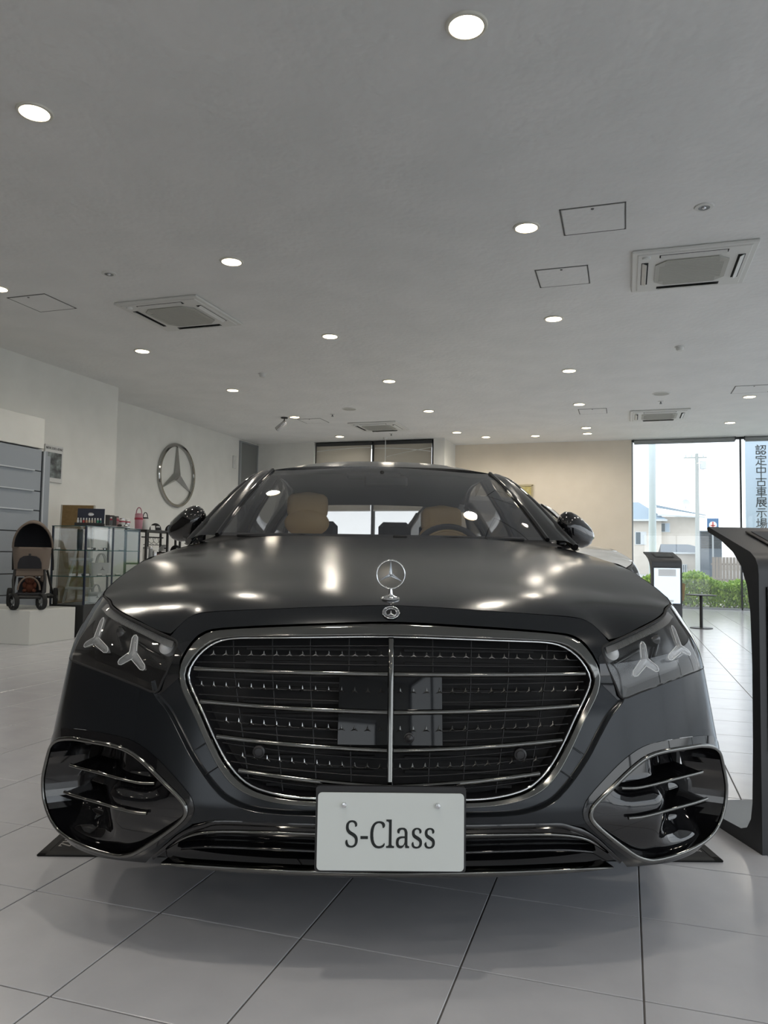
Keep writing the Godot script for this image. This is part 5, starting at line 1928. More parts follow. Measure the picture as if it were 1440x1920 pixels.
func build_cabinet() -> void:
	var x0 := -6.22
	var x1 := -5.75
	var z0 := -8.1
	var z1 := -7.1
	var mid := Vector3((x0 + x1) / 2, 0, (z0 + z1) / 2)
	var c := thing("glass_cabinet", "glass display cabinet with dark posts and two shelves of small goods", "display cabinet", mid)
	var hx := (x1 - x0) / 2
	var hz := (z1 - z0) / 2
	obj("base", MB.new().box(Vector3(0, 0.18, 0), Vector3(hx * 2, 0.36, hz * 2), 0.004), mats.frame_dark, c)
	for sx in [-1.0, 1.0]:
		for sz in [-1.0, 1.0]:
			obj("post", MB.new().box(Vector3(sx * (hx - 0.010), 0.80, sz * (hz - 0.010)), Vector3(0.020, 0.88, 0.020), 0.002), mats.navy, c)
	obj("post", MB.new().box(Vector3(hx - 0.008, 0.80, 0.02), Vector3(0.014, 0.88, 0.022), 0.002), mats.navy, c)
	for sx in [-1.0, 1.0]:
		obj("pane", MB.new().box(Vector3(sx * (hx - 0.004), 0.80, 0), Vector3(0.005, 0.86, hz * 2 - 0.04), 0.0), mats.cabinet_glass, c)
	for sz in [-1.0, 1.0]:
		obj("pane", MB.new().box(Vector3(0, 0.80, sz * (hz - 0.004)), Vector3(hx * 2 - 0.04, 0.86, 0.005), 0.0), mats.cabinet_glass, c)
	for y in [0.675, 0.97, 1.243]:
		obj("glass_shelf" if y < 1.2 else "top_pane", MB.new().box(Vector3(0, y, 0), Vector3(hx * 2 - 0.01, 0.006, hz * 2 - 0.01), 0.0), mats.cabinet_glass, c)
		var e := MB.new()
		for sx in [-1.0, 1.0]:
			e.box(Vector3(sx * hx, y, 0), Vector3(0.006, 0.008, hz * 2), 0.0)
		for sz in [-1.0, 1.0]:
			e.box(Vector3(0, y, sz * hz), Vector3(hx * 2, 0.008, 0.006), 0.0)
		obj("shelf_edge", e, mats.glass_edge, c)
	# on top: counter display of small bottles
	var d := thing("counter_display", "black counter display stand holding a row of small colour bottles", "display stand", Vector3(-5.93, 1.249, -7.38), 28.0)
	obj("tray", MB.new().box(Vector3(0, 0.02, 0.02), Vector3(0.31, 0.04, 0.13), 0.004), mats.rack_black, d)
	obj("header", MB.new().box(Vector3(0, 0.115, -0.04), Vector3(0.30, 0.19, 0.012), 0.002, Basis(Vector3.RIGHT, -0.12)), mats.navy, d)
	obj("header_print", MB.new().ball(Vector3(0.0, 0.14, -0.028), Vector3(0.035, 0.022, 0.004), 14, 8), mats.cup_silver, d)
	var colours := [lin(0.6, 0.6, 0.58), lin(0.55, 0.55, 0.5), lin(0.45, 0.06, 0.05), lin(0.5, 0.30, 0.18), lin(0.55, 0.5, 0.4), lin(0.5, 0.42, 0.3), lin(0.45, 0.35, 0.3), lin(0.05, 0.28, 0.16), lin(0.02, 0.12, 0.10)]
	for k in 9:
		var m := mat("small_bottle_colour_%d" % k, colours[k], 0.25)
		var b := thing("small_bottle", "tiny capped colour bottle in the counter display row", "bottle", d.transform * Vector3(-0.125 + k * 0.031, 0.04, 0.045), 0, "colour bottles in the counter display")
		obj("body", MB.new().lathe([Vector2(0, 0), Vector2(0.0115, 0), Vector2(0.012, 0.003), Vector2(0.012, 0.028), Vector2(0.006, 0.032)], 14), m, b)
		obj("lid", MB.new().lathe([Vector2(0.0075, 0.030), Vector2(0.007, 0.056), Vector2(0, 0.057)], 12), mats.cup_white, b)
	var ph := thing("phone_stand", "black phone stand with two tilted phones on the cabinet", "phone stand", Vector3(-5.80, 1.249, -7.58), 40.0)
	obj("phone", MB.new().box(Vector3(-0.035, 0.075, 0), Vector3(0.05, 0.15, 0.012), 0.003, Basis(Vector3.RIGHT, -0.4)), mats.rack_black, ph)
	obj("phone", MB.new().box(Vector3(0.04, 0.065, 0.01), Vector3(0.05, 0.14, 0.012), 0.003, Basis(Vector3.RIGHT, -0.4)), mats.rack_black, ph)
	obj("foot", MB.new().box(Vector3(0, 0.008, 0.01), Vector3(0.14, 0.016, 0.09), 0.003), mats.cup_grey, ph)
	var tr := thing("accessory_tray", "silver tray of small accessories beside the phone stand", "tray", Vector3(-5.80, 1.249, -7.80), 20.0)
	obj("tray_plate", MB.new().box(Vector3(0, 0.008, 0), Vector3(0.16, 0.016, 0.12), 0.004), mats.cup_silver, tr)
	obj("key_fob", MB.new().ball(Vector3(-0.03, 0.03, 0.01), Vector3(0.03, 0.016, 0.022), 12, 8), mats.rack_black, tr)
	obj("key_fob", MB.new().ball(Vector3(0.04, 0.028, -0.01), Vector3(0.026, 0.014, 0.03), 12, 8), mats.chrome, tr)
	# in the cabinet
	cup("drink_bottle", "tall navy flask standing on the upper cabinet shelf", Vector3(-5.98, 0.973, -7.28), 0.032, 0.24, mats.navy, mats.rack_black)
	for a in [[-5.80, 0.973, -7.22], [-5.80, 0.973, -7.42], [-5.80, 0.973, -7.80], [-5.80, 0.678, -7.20], [-5.80, 0.678, -7.42], [-5.80, 0.678, -7.58], [-5.80, 0.678, -7.75], [-6.15, 0.973, -7.13]]:
		price_tag(Vector3(a[0], a[1], a[2]), 70.0)
	for a in [[-5.86, 0.973, -7.33, "black leather key case on the upper cabinet shelf"], [-5.86, 0.973, -7.55, "black card wallet on the upper cabinet shelf beside the tote hook"], [-5.88, 0.678, -7.28, "black gift box on the lower cabinet shelf"]]:
		var o := thing("leather_case", a[3], "case", Vector3(a[0], a[1], a[2]), 60.0)
		obj("body", MB.new().box(Vector3(0, 0.015, 0), Vector3(0.09, 0.03, 0.06), 0.008), mats.rack_black, o)
		obj("clasp", MB.new().box(Vector3(0, 0.016, 0.031), Vector3(0.018, 0.01, 0.003), 0.001), mats.chrome, o)
	tote(Vector3(-5.95, 0.678, -7.63), 0.30, "white canvas tote bag with a star print on the lower cabinet shelf")
	tote(Vector3(-5.98, 0.363, -7.60), 0.24, "white canvas tote bag standing in the bottom of the cabinet")
	# easel with a cork board behind the cabinet
	var ea := thing("easel", "pale wooden easel standing behind the glass cabinet", "easel", Vector3(-6.52, 0, -8.02), 12.0)
	for a in [[-0.26, 0.0, 0.12, -0.03, 1.30, -0.02], [0.26, 0.0, 0.12, 0.03, 1.30, -0.02], [0.0, 0.0, -0.38, 0.0, 1.28, -0.04]]:
		obj("leg", MB.new().tube([Vector3(a[0], a[1], a[2]), Vector3(a[3], a[4], a[5])], 0.018, 4), mats.pale_wood, ea)
	obj("crossbar", MB.new().box(Vector3(0, 0.86, 0.05), Vector3(0.30, 0.035, 0.03), 0.004).box(Vector3(0, 0.50, 0.09), Vector3(0.36, 0.03, 0.03), 0.004), mats.pale_wood, ea)
	var cb := thing("cork_board", "tall brown board leaning behind the glass cabinet", "board", Vector3(-6.90, 0, -8.32), 18.0)
	obj("panel", MB.new().box(Vector3(0, 0.79, 0), Vector3(0.44, 1.56, 0.03), 0.003, Basis(Vector3.RIGHT, -0.06)), mats.cork_board, cb)
	obj("edge", MB.new().box(Vector3(-0.215, 0.79, 0.002), Vector3(0.02, 1.565, 0.034), 0.003, Basis(Vector3.RIGHT, -0.06)).box(Vector3(0.215, 0.79, 0.002), Vector3(0.02, 1.565, 0.034), 0.003, Basis(Vector3.RIGHT, -0.06)), mats.pale_wood, cb)

func tote(at: Vector3, s: float, label: String) -> void:
	var t := thing("tote_bag", label, "bag", at, 62.0)
	var rows := []
	for i in 6:
		var w := i / 5.0
		var row := []
		for k in 20:
			var an := TAU * k / 20
			row.append(Vector3(signf(cos(an)) * pow(absf(cos(an)), 0.5) * s * 0.36 * (1.0 + 0.1 * w), w * s * 0.5, sin(an) * s * 0.14 * (1.1 - 0.3 * w)))
		rows.append(row)
	rows.reverse()
	obj("body", MB.new().grid(rows, true), mats.tote_white, t)
	for zz in [-0.08, 0.08]:
		var a := []
		for k in 13:
			var an := PI * k / 12.0
			a.append(Vector3(cos(an) * s * 0.18, s * 0.48 + sin(an) * s * 0.38, zz * s))
		obj("handle", MB.new().tube(a, s * 0.025, 6), mats.tote_white, t)
	obj("star_print", MB.new().star3(s * 0.12, s * 0.03, 0.002, Transform3D(Basis.IDENTITY, Vector3(0, s * 0.25, s * 0.14))), mats.cup_grey, t)

func build_rack() -> void:
	# black shelf rack along the recessed wall
	var r := thing("shelf_rack", "black metal shelf rack with a hanging rail beside the recessed wall", "shelf rack", Vector3(-6.98, 0, -10.2))
	for z in [0.48, -0.07, -0.42, -0.85]:
		for x in [-0.18, 0.18]:
			obj("upright", MB.new().box(Vector3(x, 0.65, z), Vector3(0.03, 1.30, 0.03), 0.002), mats.rack_black, r)
	for y in [0.36, 1.285]:
		obj("shelf", MB.new().box(Vector3(0, y, -0.185), Vector3(0.40, 0.03, 1.37), 0.003), mats.rack_black, r)
	obj("shelf", MB.new().box(Vector3(0, 0.79, 0.20), Vector3(0.40, 0.025, 0.58), 0.003), mats.rack_black, r)
	obj("shelf", MB.new().box(Vector3(0, 0.96, -0.45), Vector3(0.40, 0.025, 0.80), 0.003), mats.rack_black, r)
	obj("hanging_rail", MB.new().tube([Vector3(0.10, 1.19, 0.48), Vector3(0.10, 1.19, -0.07)], 0.010, 8), mats.rack_black, r)
	for k in 3:
		var h := thing("coat_hanger", ["thin black wire hanger at the flask end of the rack rail", "thin black wire hanger in the middle of the rack rail", "thin black wire hanger at the cap end of the rack rail"][k], "hanger", Vector3(-6.88, 1.175, -9.90 - k * 0.13), 80.0 + k * 8.0, "hangers on the rack rail")
		var hook := []
		for j in 9:
			var an := -0.6 + 3.9 * j / 8.0
			hook.append(Vector3(cos(an) * 0.024, sin(an) * 0.024, 0))
		hook.append(Vector3(0, -0.05, 0))
		obj("hook", MB.new().tube(hook, 0.004, 5), mats.rack_black, h)
		obj("shoulder_bar", MB.new().tube([Vector3(0, -0.05, 0), Vector3(-0.11, -0.10, 0), Vector3(0.11, -0.10, 0), Vector3(0, -0.05, 0)], 0.005, 5), mats.rack_black, h)
	# gift tumblers on the far end of the cabinet top
	cup("tumbler", "silver tumbler with a red ribbon beside the phone stand", Vector3(-5.92, 1.249, -7.76), 0.034, 0.15, mats.cup_silver, mats.cup_dark, false, mats.ribbon_red)
	cup("tumbler", "rose tumbler with a red ribbon on the cabinet top", Vector3(-5.92, 1.249, -7.84), 0.033, 0.145, mats.cup_rose, mats.cup_dark, false, mats.ribbon_red)
	cup("tumbler", "white tumbler with a red ribbon on the cabinet top", Vector3(-5.90, 1.249, -7.93), 0.036, 0.125, mats.cup_white, mats.cup_silver, false, mats.ribbon_red)
	cup("tumbler", "pale silver tumbler with a white lid at the cabinet top's end", Vector3(-5.90, 1.249, -8.03), 0.035, 0.12, mats.cup_silver, mats.cup_white, false, mats.ribbon_red)
	# on the rack top
	var tx := -6.92
	cup("drink_bottle", "pink drink flask with a carry loop on the rack top", Vector3(tx, 1.30, -9.69), 0.058, 0.24, mats.pink, mats.pink, true, mats.ribbon_red)
	cup("drink_bottle", "white drink flask with a thin dark carry loop on the rack top", Vector3(tx, 1.30, -9.85), 0.048, 0.19, mats.cup_white, mats.rack_black, true)
	var cd := thing("standing_card", "small white card standing beside the white flask", "card", Vector3(-6.85, 1.30, -9.95), 70.0)
	obj("card", MB.new().box(Vector3(0, 0.035, 0), Vector3(0.08, 0.07, 0.003), 0.0, Basis(Vector3.RIGHT, -0.15)), mats.tag_white, cd)
	obj("strut", MB.new().box(Vector3(0, 0.025, -0.02), Vector3(0.03, 0.05, 0.003), 0.0, Basis(Vector3.RIGHT, 0.4)), mats.tag_white, cd)
	cap("black baseball cap with white emblem on the rack top beside the card", Vector3(-6.95, 1.30, -10.16), 60.0, mats.cap_black)
	cap("black baseball cap with white emblem at the far end of the rack top", Vector3(-6.95, 1.30, -10.58), 60.0, mats.cap_black)
	# middle shelves
	cap("white baseball cap with dark emblem on the lower rack shelf", Vector3(-6.95, 0.973, -10.42), 50.0, mats.cap_white)
	cap("black baseball cap beside the white one on the lower rack shelf", Vector3(-6.95, 0.973, -10.74), 55.0, mats.cap_black)
	var n := [["cream printed flask at the end of the middle rack shelf", 0.042, 0.24, mats.cup_white, mats.cup_grey, -9.80], ["grey flask with silver lid on the middle rack shelf", 0.040, 0.25, mats.cup_grey, mats.cup_silver, -9.91], ["pale patterned tumbler on the middle rack shelf", 0.04, 0.20, mats.cup_silver, mats.cup_white, -10.02], ["rose brown tumbler on the middle rack shelf", 0.04, 0.15, mats.cup_rose, mats.cup_dark, -10.13], ["dark tumbler with rose lid on the middle rack shelf", 0.038, 0.14, mats.cup_dark, mats.cup_rose, -10.23]]
	for a in n:
		cup("tumbler", a[0], Vector3(-6.86, 0.803, a[5]), a[1], a[2], a[3], a[4])
	for a in [["folded brown scarf on the bottom rack shelf", -9.95, mats.cup_dark], ["folded rose blanket on the bottom rack shelf", -10.45, mats.cup_rose]]:
		var o := thing("folded_cloth", a[0], "cloth", Vector3(-6.98, 0.375, a[1]), 0)
		obj("fold", MB.new().box(Vector3(0, 0.03, 0), Vector3(0.30, 0.06, 0.26), 0.02).box(Vector3(0, 0.085, 0), Vector3(0.29, 0.05, 0.25), 0.02), a[2], o)
		obj("band", MB.new().box(Vector3(0, 0.056, 0), Vector3(0.06, 0.12, 0.268), 0.01), mats.tag_white, o)

func build_things() -> void:
	kiosk(Vector3(0.42, 0, -2.79), 24.0, "dark grey information kiosk standing beside the black saloon's fender", 0.50)
	kiosk(Vector3(0.35, 0, -11.5), 20.0, "dark grey information kiosk with a bright screen in front of the street window", 0.44)
	# wall star
	var ws := thing("wall_emblem", "large chrome three-pointed star in a ring on the recessed wall", "emblem", Vector3(-7.99, 2.40, -12.27), 90.0)
	var ring := MB.new()
	var prof := []
	for p in [[0.535, 0.0], [0.535, 0.04], [0.545, 0.055], [0.585, 0.055], [0.60, 0.04], [0.60, 0.0]]:
		prof.append(Vector2(p[0], p[1]))
	prof.reverse()
	obj("ring", ring.lathe(prof, 72, Transform3D(Basis(Vector3.RIGHT, PI / 2), Vector3.ZERO)), mats.emblem_metal, ws)
	obj("star", MB.new().star3(0.56, 0.085, 0.075, Transform3D(Basis.IDENTITY, Vector3(0, 0, 0.03))), mats.emblem_metal, ws)
	build_slatwall()
	build_plinth_and_pram()
	build_cabinet()
	build_rack()
	# side table and lounge chair by the window
	var t := thing("side_table", "small round black side table on one post by the street window", "table", Vector3(1.024, 0, -11.8))
	obj("top", MB.new().lathe([Vector2(0, 0.466), Vector2(0.20, 0.466), Vector2(0.205, 0.472), Vector2(0.20, 0.478), Vector2(0, 0.478)], 36), mats.rack_black, t)
	obj("post", MB.new().lathe([Vector2(0.022, 0.008), Vector2(0.022, 0.468)], 18), mats.rack_black, t)
	obj("foot_plate", MB.new().lathe([Vector2(0, 0.012), Vector2(0.15, 0.010), Vector2(0.155, 0.004), Vector2(0.155, 0)], 32), mats.rack_black, t)
	var ch := thing("lounge_chair", "brown rounded lounge chair behind the far kiosk", "chair", Vector3(0.60, 0, -12.4), 200.0)
	var rows := []
	for i in 7:
		var row := []
		for k in 15:
			var an := lerpf(-0.25, PI + 0.25, k / 14.0)
			row.append(Vector3(cos(an) * (0.24 + 0.02 * i / 6.0), 0.36 + 0.28 * i / 6.0 * (0.75 + 0.25 * sin(an)), -sin(an) * 0.24))
		rows.append(row)
	obj("back_shell", MB.new().grid(rows), mats.cork_board, ch)
	obj("seat", MB.new().ball(Vector3(0, 0.37, 0), Vector3(0.235, 0.06, 0.23), 22, 10), mats.cork_board, ch)
	for k in 4:
		var an := PI / 4 + k * PI / 2
		obj("leg", MB.new().tube([Vector3(cos(an) * 0.14, 0.34, sin(an) * 0.14), Vector3(cos(an) * 0.22, 0, sin(an) * 0.22)], 0.012, 8), mats.rack_black, ch)
	# picture on the cream wall
	var p := thing("framed_picture", "small gilt-framed golden picture on the cream wall", "picture", Vector3(-2.20, 2.33, NORTH + 0.015))
	obj("canvas", MB.new().box(Vector3(0, 0, 0.005), Vector3(0.52, 0.36, 0.012), 0.0), mats.painting, p)
	for k in 4:
		var r := Basis(Vector3.BACK, k * PI / 2)
		var l := 0.62 if k % 2 else 0.44
		obj("frame_side", MB.new().box(r * Vector3(0.205 if k % 2 else 0.285, 0, 0.01), Vector3(0.04, l, 0.03), 0.006, r), mats.picture_frame, p)
	# mats under the front wheels
	for sg in [-1.0, 1.0]:
		var b := Basis(Vector3.UP, deg_to_rad(CAR_TURN))
		var m := thing("wheel_mat", "black rubber mat under the saloon's front wheel on the " + ("kiosk side" if sg > 0 else "shop side"), "mat", CAR_AT + b * Vector3(0.80 * sg, 0, -0.98), CAR_TURN, "black mats under the front wheels")
		obj("sheet", MB.new().box(Vector3(0, 0.003, 0), Vector3(0.56, 0.006, 0.60), 0.002), mats.mat_black, m)
		obj("border", MB.new().box(Vector3(0, 0.0035, 0.285), Vector3(0.56, 0.007, 0.03), 0.002).box(Vector3(0.265 * sg, 0.0035, 0), Vector3(0.03, 0.007, 0.60), 0.002), mats.rubber, m)
		words("lettering", "Mercedes-Benz", "Droid Serif", 0.46, 0.055, 0.0006, mats.mat_print, m, Vector3(0.215 * sg, 0.0063, 0.0), Basis(Vector3.UP, PI / 2 * sg) * Basis(Vector3.RIGHT, -PI / 2))

# ------------------------------------------------------------------ outside the glass
const KANJI := [
	[[[1.8, 9.7], [2.5, 8.9]], [[0.4, 8.2], [4.0, 8.2]], [[0.9, 6.8], [3.5, 6.8]], [[0.9, 5.4], [3.5, 5.4]], [[0.9, 3.8], [3.5, 3.8], [3.5, 1.0], [0.9, 1.0], [0.9, 3.8]], [[4.7, 9.0], [9.2, 9.0], [8.9, 5.6], [8.1, 5.0]], [[6.7, 9.0], [6.2, 6.8], [4.6, 5.0]], [[6.0, 7.6], [7.5, 6.5]], [[5.0, 3.4], [4.5, 1.4]], [[6.0, 4.0], [6.0, 1.4], [6.5, 0.7], [8.2, 0.7], [8.6, 1.2], [8.7, 2.2]], [[6.9, 4.2], [7.5, 3.2]], [[8.6, 3.6], [9.4, 1.9]]],
	[[[5.0, 9.9], [5.0, 8.6]], [[0.8, 6.8], [0.8, 8.6], [9.2, 8.6], [9.2, 6.8]], [[2.0, 6.6], [8.0, 6.6]], [[5.0, 6.6], [5.0, 0.9]], [[5.0, 3.9], [8.2, 3.9]], [[2.8, 4.6], [2.3, 2.4], [0.6, 0.4]], [[2.4, 2.6], [4.0, 1.1], [6.0, 0.7], [9.5, 0.6]]],
	[[[1.2, 7.6], [8.8, 7.6], [8.8, 3.4], [1.2, 3.4], [1.2, 7.6]], [[5.0, 9.9], [5.0, 0.1]]],
	[[[0.6, 7.4], [9.4, 7.4]], [[5.0, 9.9], [5.0, 4.8]], [[1.9, 4.8], [8.1, 4.8], [8.1, 0.6], [1.9, 0.6], [1.9, 4.8]]],
	[[[1.0, 8.6], [9.0, 8.6]], [[1.9, 7.0], [8.1, 7.0], [8.1, 3.4], [1.9, 3.4], [1.9, 7.0]], [[1.9, 5.2], [8.1, 5.2]], [[0.5, 1.9], [9.5, 1.9]], [[5.0, 9.9], [5.0, 0.0]]],
	[[[1.4, 9.3], [8.8, 9.3], [8.8, 7.2], [1.4, 7.2]], [[1.4, 9.3], [1.4, 5.0], [0.5, 0.5]], [[2.4, 5.8], [9.0, 5.8]], [[2.0, 4.1], [9.5, 4.1]], [[4.2, 7.2], [4.2, 4.1]], [[6.8, 7.2], [6.8, 4.1]], [[3.4, 4.1], [3.4, 0.8], [5.2, 1.5]], [[5.2, 4.1], [6.6, 2.0], [9.4, 0.5]], [[8.4, 3.2], [6.8, 2.2]]],
	[[[2.0, 8.8], [8.0, 8.8]], [[0.6, 6.2], [9.4, 6.2]], [[5.0, 6.2], [5.0, 0.8], [4.0, 0.5]], [[2.6, 4.4], [1.0, 1.6]], [[7.2, 4.4], [9.0, 1.6]]],
	[[[0.3, 6.4], [3.3, 6.4]], [[1.8, 9.4], [1.8, 2.2]], [[0.2, 1.7], [3.4, 2.8]], [[4.6, 9.4], [8.6, 9.4], [8.6, 6.2], [4.6, 6.2], [4.6, 9.4]], [[4.6, 7.8], [8.6, 7.8]], [[3.7, 5.0], [9.6, 5.0]], [[5.2, 5.0], [3.6, 2.6]], [[4.9, 3.8], [9.0, 3.8], [8.7, 1.0], [8.0, 0.4]], [[6.4, 3.8], [4.2, 0.8]], [[7.8, 3.8], [5.8, 0.5]]]]

func build_outside() -> void:
	slab("ground", Vector3(-90, -0.4, -120), Vector3(90, -0.26, 90), mats.asphalt)
	slab("pavement", Vector3(-9.5, -0.25, NORTH - 3.6), Vector3(EAST + 6, -0.04, NORTH - 0.21), mats.paving_beige)
	# hedge
	var hg := thing("hedge", "clipped bright green hedge outside the street window", "hedge", Vector3(3.2, -0.04, -18.1))
	var twigs := MB.new()
	for k in 260:
		var a := Vector3(rng.randf_range(-3.8, 3.8), 0, rng.randf_range(-0.4, 0.4))
		var b := a + Vector3(rng.randf_range(-0.12, 0.12), rng.randf_range(0.2, 0.3), rng.randf_range(-0.1, 0.1))
		twigs.tube([a, b, b + Vector3(rng.randf_range(-0.12, 0.12), rng.randf_range(0.12, 0.22), rng.randf_range(-0.08, 0.08))], 0.007, 5)
	tag(obj("stems", twigs, mats.twig_brown, hg), "", "", "", "stuff")
	var leaf := MB.new()
	leaf.poly([Vector3(0, 0, 0), Vector3(0.022, 0.03, 0.006), Vector3(0, 0.075, 0)])
	leaf.poly([Vector3(0, 0, 0), Vector3(0, 0.075, 0), Vector3(-0.022, 0.03, 0.006)])
	var mm := MultiMesh.new()
	mm.transform_format = MultiMesh.TRANSFORM_3D
	mm.use_colors = true
	mm.mesh = leaf.mesh()
	var many := 24000
	mm.instance_count = many
	for k in many:
		var x := rng.randf_range(-3.85, 3.85)
		var top := 0.50 + 0.10 * sin(x * 2.3) + 0.06 * sin(x * 7.0 + 1.0)
		var p: Vector3
		if k % 3 == 2:
			p = Vector3(x, top * rng.randf(), rng.randf_range(-0.45, 0.5))
		elif k % 3 == 0:
			p = Vector3(x, top * sqrt(rng.randf()), rng.randf_range(0.38, 0.52))
		else:
			p = Vector3(x, top + rng.randf_range(-0.08, 0.10), rng.randf_range(-0.45, 0.50))
		var bs := Basis.from_euler(Vector3(rng.randf_range(-1.2, 1.2), rng.randf_range(0, TAU), rng.randf_range(-0.8, 0.8)))
		mm.set_instance_transform(k, Transform3D(bs.scaled(Vector3.ONE * rng.randf_range(0.8, 1.5)), p))
		var g := rng.randf()
		mm.set_instance_color(k, Color(lerpf(0.16, 0.48, g), lerpf(0.30, 0.66, g), lerpf(0.04, 0.12, g)))
	var mi := MultiMeshInstance3D.new()
	mi.name = "leaves"
	mi.multimesh = mm
	mi.material_override = mats.leaf_green
	hg.add_child(mi)
	tag(mi, "", "", "", "stuff")
	# white post and the upright sign
	var ps := thing("sign_post", "tall pale blue-white steel post outside the window", "post", Vector3(0.60, -0.25, -19.0))
	obj("pole", MB.new().lathe([Vector2(0.085, 0), Vector2(0.08, 6.5), Vector2(0, 6.52)], 24), mats.pole_white, ps)
	obj("base_plate", MB.new().lathe([Vector2(0, 0.035), Vector2(0.19, 0.03), Vector2(0.2, 0)], 24), mats.frame_silver, ps)
	var sg := thing("upright_sign", "tall pale blue sign board with a column of dark Japanese characters", "sign", Vector3(3.25, -0.25, -20.0))
	obj("board", MB.new().box(Vector3(0, 2.85, -0.04), Vector3(1.0, 4.6, 0.06), 0.006), mats.banner_blue, sg)
	obj("leg", MB.new().box(Vector3(-0.35, 0.3, -0.04), Vector3(0.06, 0.6, 0.06), 0.003).box(Vector3(0.35, 0.3, -0.04), Vector3(0.06, 0.6, 0.06), 0.003), mats.frame_silver, sg)
	for k in 8:
		var st := MB.new()
		for line in KANJI[k]:
			for i in line.size() - 1:
				var a := Vector2(line[i][0] - 5.0, line[i][1] - 5.0) * 0.0245
				var b := Vector2(line[i + 1][0] - 5.0, line[i + 1][1] - 5.0) * 0.0245
				var d := b - a
				st.box(Vector3((a.x + b.x) / 2, (a.y + b.y) / 2, 0), Vector3(d.length() + 0.016, 0.020, 0.006), 0.0, Basis(Vector3.BACK, d.angle()))
		var o := obj("character", st, mats.ink_dark, sg)
		o.position = Vector3(-0.155, 3.90 - k * 0.252, -0.007)
	# houses across the street
	var h := thing("house", "cream two-storey house with a blue-grey hipped roof across the street", "house", Vector3(0, -0.26, -72.0))
	obj("wall", MB.new().box(Vector3(-0.6, 2.45, -4), Vector3(7.26, 4.9, 8), 0.0), mats.house_wall, h)
	obj("wall", MB.new().box(Vector3(4.6, 2.6, -4.5), Vector3(3.14, 5.2, 7), 0.0), mats.house_wall, h)
	var rf := MB.new()
	var e := [Vector3(-4.7, 4.88, 0.6), Vector3(3.45, 4.88, 0.6), Vector3(3.45, 4.88, -8.6), Vector3(-4.7, 4.88, -8.6)]
	var r0 := Vector3(-1.2, 6.75, -4)
	var r1 := Vector3(1.2, 6.75, -4)
	rf.poly([e[0], e[1], r1, r0], Vector3(0, 3, -4))
	rf.poly([e[1], e[2], r1], Vector3(0, 3, -4))
	rf.poly([e[2], e[3], r0, r1], Vector3(0, 3, -4))
	rf.poly([e[3], e[0], r0], Vector3(0, 3, -4))
	obj("roof", rf, mats.roof_blue, h)
	var rf2 := MB.new()
	rf2.poly([Vector3(2.6, 5.95, 0.1), Vector3(6.7, 5.22, 0.1), Vector3(6.7, 5.30, 0.1), Vector3(2.6, 6.2, 0.1)], Vector3(4, 5.5, -4))
	rf2.poly([Vector3(2.6, 6.2, 0.1), Vector3(6.7, 5.30, 0.1), Vector3(6.7, 5.9, -8.5), Vector3(2.6, 6.8, -8.5)], Vector3(4, 3, -4))
	obj("roof", rf2, mats.roof_blue, h)
	obj("eaves", MB.new().box(Vector3(-0.6, 4.82, 0.55), Vector3(8.2, 0.16, 0.2), 0.0).box(Vector3(4.65, 5.20, 0.1), Vector3(3.9, 0.14, 0.2), 0.0, Basis(Vector3.BACK, -0.05)), mats.house_trim, h)
	for a in [[1.27, 3.22, 0.85, 1.05], [3.38, 4.22, 0.72, 0.72], [-1.6, 3.22, 0.85, 1.05], [4.2, 0.6, 0.5, 0.85]]:
		var zz := 0.02 if a[0] < 3.0 else -0.98
		var wn := obj("house_window", MB.new().box(Vector3(a[0], a[1], zz), Vector3(a[2] + 0.12, a[3] + 0.12, 0.08), 0.0), mats.house_trim, h)
		obj("pane", MB.new().box(Vector3(a[0] - a[2] / 4, a[1], zz + 0.04), Vector3(a[2] / 2 - 0.03, a[3], 0.02), 0.0), mats.house_glass, wn)
		obj("pane", MB.new().box(Vector3(a[0] + a[2] / 4, a[1], zz + 0.04), Vector3(a[2] / 2 - 0.03, a[3], 0.02), 0.0), mats.house_trim if a[0] < 3.0 else mats.banner_blue, wn)
	var an := thing("house_annex", "single-storey cream annex with a dark roof before the two-storey house", "house", Vector3(0, -0.26, -65.0))
	obj("wall", MB.new().box(Vector3(4.75, 0.95, -2), Vector3(3.8, 1.9, 4), 0.0), mats.house_wall, an)
	var rf3 := MB.new()
	rf3.poly([Vector3(2.64, 1.93, 0.4), Vector3(7.05, 1.86, 0.4), Vector3(4.9, 2.60, -2), Vector3(2.75, 2.60, -2)], Vector3(4.7, 0, -2))
	rf3.poly([Vector3(7.05, 1.86, 0.4), Vector3(7.05, 1.86, -4.4), Vector3(4.9, 2.60, -2)], Vector3(4.7, 0, -2))
	rf3.poly([Vector3(2.64, 1.93, -4.4), Vector3(7.05, 1.86, -4.4), Vector3(4.9, 2.60, -2), Vector3(2.75, 2.60, -2)], Vector3(4.7, 0, -2))
	obj("roof", rf3, mats.roof_dark, an)
	obj("gutter", MB.new().box(Vector3(4.85, 1.86, 0.42), Vector3(4.45, 0.12, 0.1), 0.0), mats.house_trim, an)
	var lw := obj("house_window", MB.new().box(Vector3(4.3, 0.5, 0.02), Vector3(0.66, 0.95, 0.08), 0.0), mats.house_trim, an)
	for k in 4:
		obj("grille_bar", MB.new().box(Vector3(4.08 + k * 0.145, 0.5, 0.07), Vector3(0.06, 0.85, 0.02), 0.0), mats.house_glass, lw)
	var bn := thing("shuttered_shed", "dark shed with louvred shutters beside the house", "shed", Vector3(6.0, -0.26, -61.0))
	obj("wall", MB.new().box(Vector3(0, 1.75, -1.5), Vector3(1.5, 3.5, 3), 0.0), mats.roof_dark, bn)
